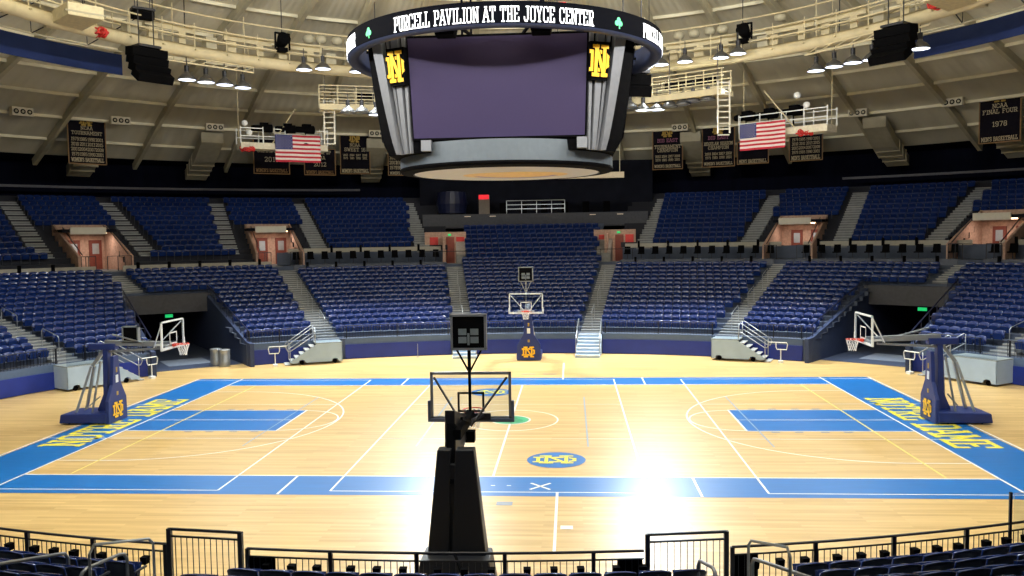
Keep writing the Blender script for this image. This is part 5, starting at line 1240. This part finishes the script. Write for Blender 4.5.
# ==================================================================== banners
def banner(c0, c1, zt_, zb_, lines, label, logo=True, grid=0, east=False):
    a = Vector((c0[0], c0[1], 0)); b_ = Vector((c1[0], c1[1], 0)); W = (b_-a).length; H = zt_-zb_; mid = (a+b_)/2; d = (b_-a)/W
    root = thing('hanging_banner', (mid.x, mid.y, zb_), math.atan2(d.y, d.x), label, 'banner')
    # local x to the right as seen from the court, -y toward the viewer
    m1 = MB(); n = 6
    for k in range(n):
        x0, x1 = -W/2+W*k/n, -W/2+W*(k+1)/n; y0, y1 = .02*sin(k*1.7), .02*sin((k+1)*1.7)
        m1.hexa([(x0, y0, 0), (x1, y1, 0), (x1, y1+.03, 0), (x0, y0+.03, 0), (x0, y0, H), (x1, y1, H), (x1, y1+.03, H), (x0, y0+.03, H)])
    m1.build('cloth', M['black_cloth'], root)
    m1 = MB()
    for q in ((-W/2, 0, W/2, .07), (-W/2, H-.07, W/2, H), (-W/2, 0, -W/2+.07, H), (W/2-.07, 0, W/2, H)): m1.box((q[0], -.05, q[1]), (q[2], -.03, q[3]))
    m1.build('border', M['banner_rule'], root)
    put = lambda x, y, z: Vector((x, -.05-z, y))
    m1 = MB()
    for (s, y, h, mx, mt) in lines:
        h_ = h*H; wmax = W*mx; sx = min(1.15, wmax/(text_w(s)*h_/6)); letters(m1, s, h_, lambda x, yy, z, y=y: put(x, yy+y*H, z), wd=.72, sx=sx, mt=mt)
    if grid:
        r_, c_, y0, y1 = grid
        yrs = random.Random(int(mid.x*10)+99)
        for i in range(r_):
            for j in range(c_):
                x = -W*.42+W*.84*(j+.5)/c_; y = (y0+(y1-y0)*(i+.5)/r_)*H; letters(m1, str(yrs.choice((19, 20)))+'%02d' % yrs.randrange(0, 17) if 0 else ['1979', '1985', '1990', '2001', '2003', '2004', '2007', '2008', '2010', '2011', '2013', '2015'][(i*c_+j) % 12], (y1-y0)*H/r_*.62, lambda xx, yy, z: put(xx+x, yy+y-.1, z), wd=.75, sx=.8, mt=0)
    m1.build('lettering', [M['banner_text'], M['banner_rule'], M['pink']], root)
    if logo:
        m1 = MB(); hh = .19*H if H > 2.6 else .16*H; monogram(m1, hh*1.15, lambda x, y, z: put(x, y+.84*H, z+.002), 0, 1, sx=1.0, dz=.004); m1.build('monogram', [M['dull_gold'], M['black_cloth']], root)
    m1 = MB()
    for x in (-W*.45, 0, W*.45): m1.bar((x, .02, H), (x, .3, H+1.6), .025)
    m1.tube([(-W/2-.05, .02, H+.02), (W/2+.05, .02, H+.02)], .03, 6); m1.build('hanging_rod', M['railing'], root)
WB = "WOMEN'S BASKETBALL"; MBk = "MEN'S BASKETBALL"
banner((-33.1, 25.9), (-31.4, 27.9), 16.45, 12.7, [('NCAA', .66, .06, .5, 0), ('TOURNAMENT', .565, .06, .84, 0), (WB, .05, .07, .84, 0)], 'NCAA tournament black banner hanging at the left end', True, (4, 4, .14, .52))
banner((-23.15, 35.0), (-20.67, 36.56), 15.3, 12.45, [('NATIONAL', .78, .1, .7, 0), ('CHAMPIONS', .62, .1, .8, 0), ('2013', .36, .12, .4, 0), (WB, .06, .09, .86, 1)], 'black banner partly hidden behind the left side of the left flag', False)
banner((-19.65, 37.1), (-17.3, 38.3), 14.65, 12.42, [('RUNNER UP', .8, .11, .7, 0), ('NCAA', .6, .11, .5, 0), ('2012', .34, .14, .4, 0), (WB, .06, .11, .86, 1)], 'black banner hanging below the right end of the left flag', False)
banner((-16.95, 38.4), (-14.6, 39.4), 16.2, 12.55, [('NCAA', .64, .065, .45, 0), ('SWEET 16', .53, .075, .7, 0), (WB, .04, .075, .88, 0)], 'tall black sweet sixteen banner left of the scoreboard', True, (2, 4, .34, .48))
banner((-13.2, 39.9), (-10.8, 40.7), 14.65, 12.45, [('NCAA', .83, .09, .5, 0), (WB, .05, .1, .86, 0)], 'black banner half hidden by the scoreboard corner', False, (3, 4, .2, .78))
banner((9.42, 40.95), (11.9, 40.3), 16.27, 12.53, [('BIG EAST', .62, .07, .8, 2), ('TOURNAMENT', .48, .07, .86, 0), ('CHAMPION', .40, .065, .7, 0), (WB, .05, .06, .86, 0)], 'black banner nearest the right side of the scoreboard', True, (2, 4, .18, .34))
banner((13.41, 39.8), (15.94, 38.86), 16.25, 12.56, [('BIG EAST', .62, .07, .8, 2), ('REGULAR SEASON', .49, .065, .86, 0), ('CHAMPION', .40, .065, .7, 0), (WB, .05, .06, .86, 0)], 'black banner behind the white ladder right of the scoreboard', True, (2, 4, .17, .34))
banner((16.09, 38.8), (18.42, 37.75), 14.5, 12.66, [('1974', .62, .13, .4, 0), (MBk, .06, .14, .86, 0)], 'black banner hanging below the right flag', False)
banner((19.82, 37.0), (22.08, 35.7), 14.75, 12.66, [(MBk, .06, .14, .84, 0)], 'black banner with four columns of years right of the right flag', False, (4, 4, .26, .9))
banner((30.56, 28.8), (32.35, 26.8), 16.65, 12.9, [('NCAA', .63, .07, .5, 0), ('FINAL FOUR', .53, .07, .84, 0), ('1978', .3, .08, .35, 0), (MBk, .04, .07, .86, 0)], 'black final four banner hanging at the right end', True)

# flags
def flag(c0, c1, zt_, zb_, label):
    a = Vector((c0[0], c0[1], 0)); b_ = Vector((c1[0], c1[1], 0)); W = (b_-a).length; H = zt_-zb_; d = (b_-a)/W
    root = thing('american_flag', (a.x, a.y, zb_), math.atan2(d.y, d.x), label, 'flag')
    wave = lambda x: .05*sin(x*4.2)
    fc = MB(); n = 16; cw_, ch = .4*W, 7/13*H
    for i in range(13):
        z1 = H-H*i/13; z0 = H-H*(i+1)/13
        for k in range(n):
            x0, x1 = W*k/n, W*(k+1)/n
            if i < 7 and x1 <= cw_+.01: continue
            fc.hexa([(x0, wave(x0), z0), (x1, wave(x1), z0), (x1, wave(x1)+.012, z0), (x0, wave(x0)+.012, z0), (x0, wave(x0), z1), (x1, wave(x1), z1), (x1, wave(x1)+.012, z1), (x0, wave(x0)+.012, z1)], i % 2)
    kk = int(round(cw_/(W/n)))
    for k in range(kk):
        x0, x1 = W*k/n, W*(k+1)/n; fc.hexa([(x0, wave(x0), H-ch), (x1, wave(x1), H-ch), (x1, wave(x1)+.012, H-ch), (x0, wave(x0)+.012, H-ch), (x0, wave(x0), H), (x1, wave(x1), H), (x1, wave(x1)+.012, H), (x0, wave(x0)+.012, H)], 2)
    cwid = kk*W/n
    for r in range(9):
        for c in range(11):
            if (r+c) % 2: continue
            x = cwid*(c+1)/12; z = H-ch*(r+1)/10; y = wave(x)-.012; pts = []
            for t in range(10): a_ = pi/2+t*pi/5; q = (.034 if t % 2 == 0 else .014)*W/3*1.1; pts.append((x+q*cos(a_), y, z+q*sin(a_)))
            fc.face(pts, 1)
    fc.build('flag_cloth', [M['flag_red'], M['flag_white'], M['flag_blue']], root)
    m1 = MB(); m1.tube([(-.05, 0, H+.03), (W+.05, 0, H+.03)], .025, 6)
    for x in (0, W): m1.bar((x, 0, H), (x, .1, H+.5), .02)
    m1.build('flag_pole', M['white'], root)
flag((-16.53, 21.6), (-14.05, 23.2), 13.85, 12.1, 'American flag hanging left of the scoreboard')
flag((12.46, 19.3), (14.69, 17.6), 13.45, 11.9, 'American flag hanging right of the scoreboard')

# ==================================================================== ducts and air nozzle panels under the dome edge
def duct(az, label, panel_az, r0_=41.5):
    a = R(az); rad = Vector((sin(a), cos(a), 0)); tn = Vector((cos(a), -sin(a), 0))
    root = thing('air_duct', (0, 0, 0), 0, label, 'duct')
    rs = [(r0_, dome_z(r0_)-.9), (max(44, r0_+.8), dome_z(44)-1.15), (47.3, 12.55)]; m1 = MB()
    for (r0, z0), (r1, z1) in zip(rs[:-1], rs[1:]):
        w0, w1 = .85, .85
        P_ = [rad*r0-tn*w0+Vector((0, 0, z0-.35)), rad*r0+tn*w0+Vector((0, 0, z0-.35)), rad*r1+tn*w1+Vector((0, 0, z1-.35)), rad*r1-tn*w1+Vector((0, 0, z1-.35)), rad*r0-tn*w0+Vector((0, 0, z0+.45)), rad*r0+tn*w0+Vector((0, 0, z0+.45)), rad*r1+tn*w1+Vector((0, 0, z1+.45)), rad*r1-tn*w1+Vector((0, 0, z1+.45))]
        m1.hexa(P_)
    m1.build('duct_body', M['duct'], root, bevel=.03)
    m1 = MB()
    for t in (.2, .45, .7): r = 44+3.3*t; z = dome_z(44)-1.15+(12.55-dome_z(44)+1.15)*t; m1.hexa([rad*r-tn*.9+Vector((0, 0, z-.42)), rad*r+tn*.9+Vector((0, 0, z-.42)), rad*(r+.12)+tn*.9+Vector((0, 0, z-.42)), rad*(r+.12)-tn*.9+Vector((0, 0, z-.42)), rad*r-tn*.9+Vector((0, 0, z+.5)), rad*r+tn*.9+Vector((0, 0, z+.5)), rad*(r+.12)+tn*.9+Vector((0, 0, z+.5)), rad*(r+.12)-tn*.9+Vector((0, 0, z+.5))])
    m1.build('duct_seam', M['rib'], root)
    b_ = R(panel_az); rp = 40.6; zc = 15.85; c = Vector((rp*sin(b_), rp*cos(b_), zc)); t2 = Vector((cos(b_), -sin(b_), 0)); f2 = Vector((-sin(b_), -cos(b_), 0)); Z = Vector((0, 0, 1))
    m1 = MB(); m1.hexa([c-t2*.66-Z*.28, c+t2*.66-Z*.28, c+t2*.66-Z*.28-f2*.5, c-t2*.66-Z*.28-f2*.5, c-t2*.66+Z*.28, c+t2*.66+Z*.28, c+t2*.66+Z*.28-f2*.5, c-t2*.66+Z*.28-f2*.5]); pn = m1.build('nozzle_panel', mat('pale_nozzle_panel', (205, 198, 178), .6), root)
    for k in (-1, 0, 1):
        m1 = MB(); cc = c+t2*.42*k+f2*.02
        pts = [cc+(t2*cos(2*pi*j/16)+Z*sin(2*pi*j/16))*.17 for j in range(16)]; m1.face(pts)
        pts2 = [cc+f2*.02+(t2*cos(2*pi*j/16)+Z*sin(2*pi*j/16))*.09 for j in range(16)]; m1.face(pts2, 1); m1.build('air_nozzle', [M['black'], M['duct']], pn)
for k, (az, pz_, lab) in enumerate([(-61.0, -56.6, 'at the far left edge'), (-48.8, -47.5, 'behind the left end banner'), (-37.9, -37.9, 'left of the left followspot platform'), (-19.6, -19.7, 'beside the scoreboard on its left'), (17.4, 16.4, 'beside the scoreboard on its right, between banners'), (37.1, 35.8, 'right of the right followspot platform'), (47.6, 45.0, 'behind the right end banner')]):
    duct(az, 'pale sloping air duct under the dome edge '+lab, pz_, 43.6 if k in (1, 6) else 41.5)
# volleyball post plates: small mesh vents on the far edge omitted
print('SEATS', len(SEATS))
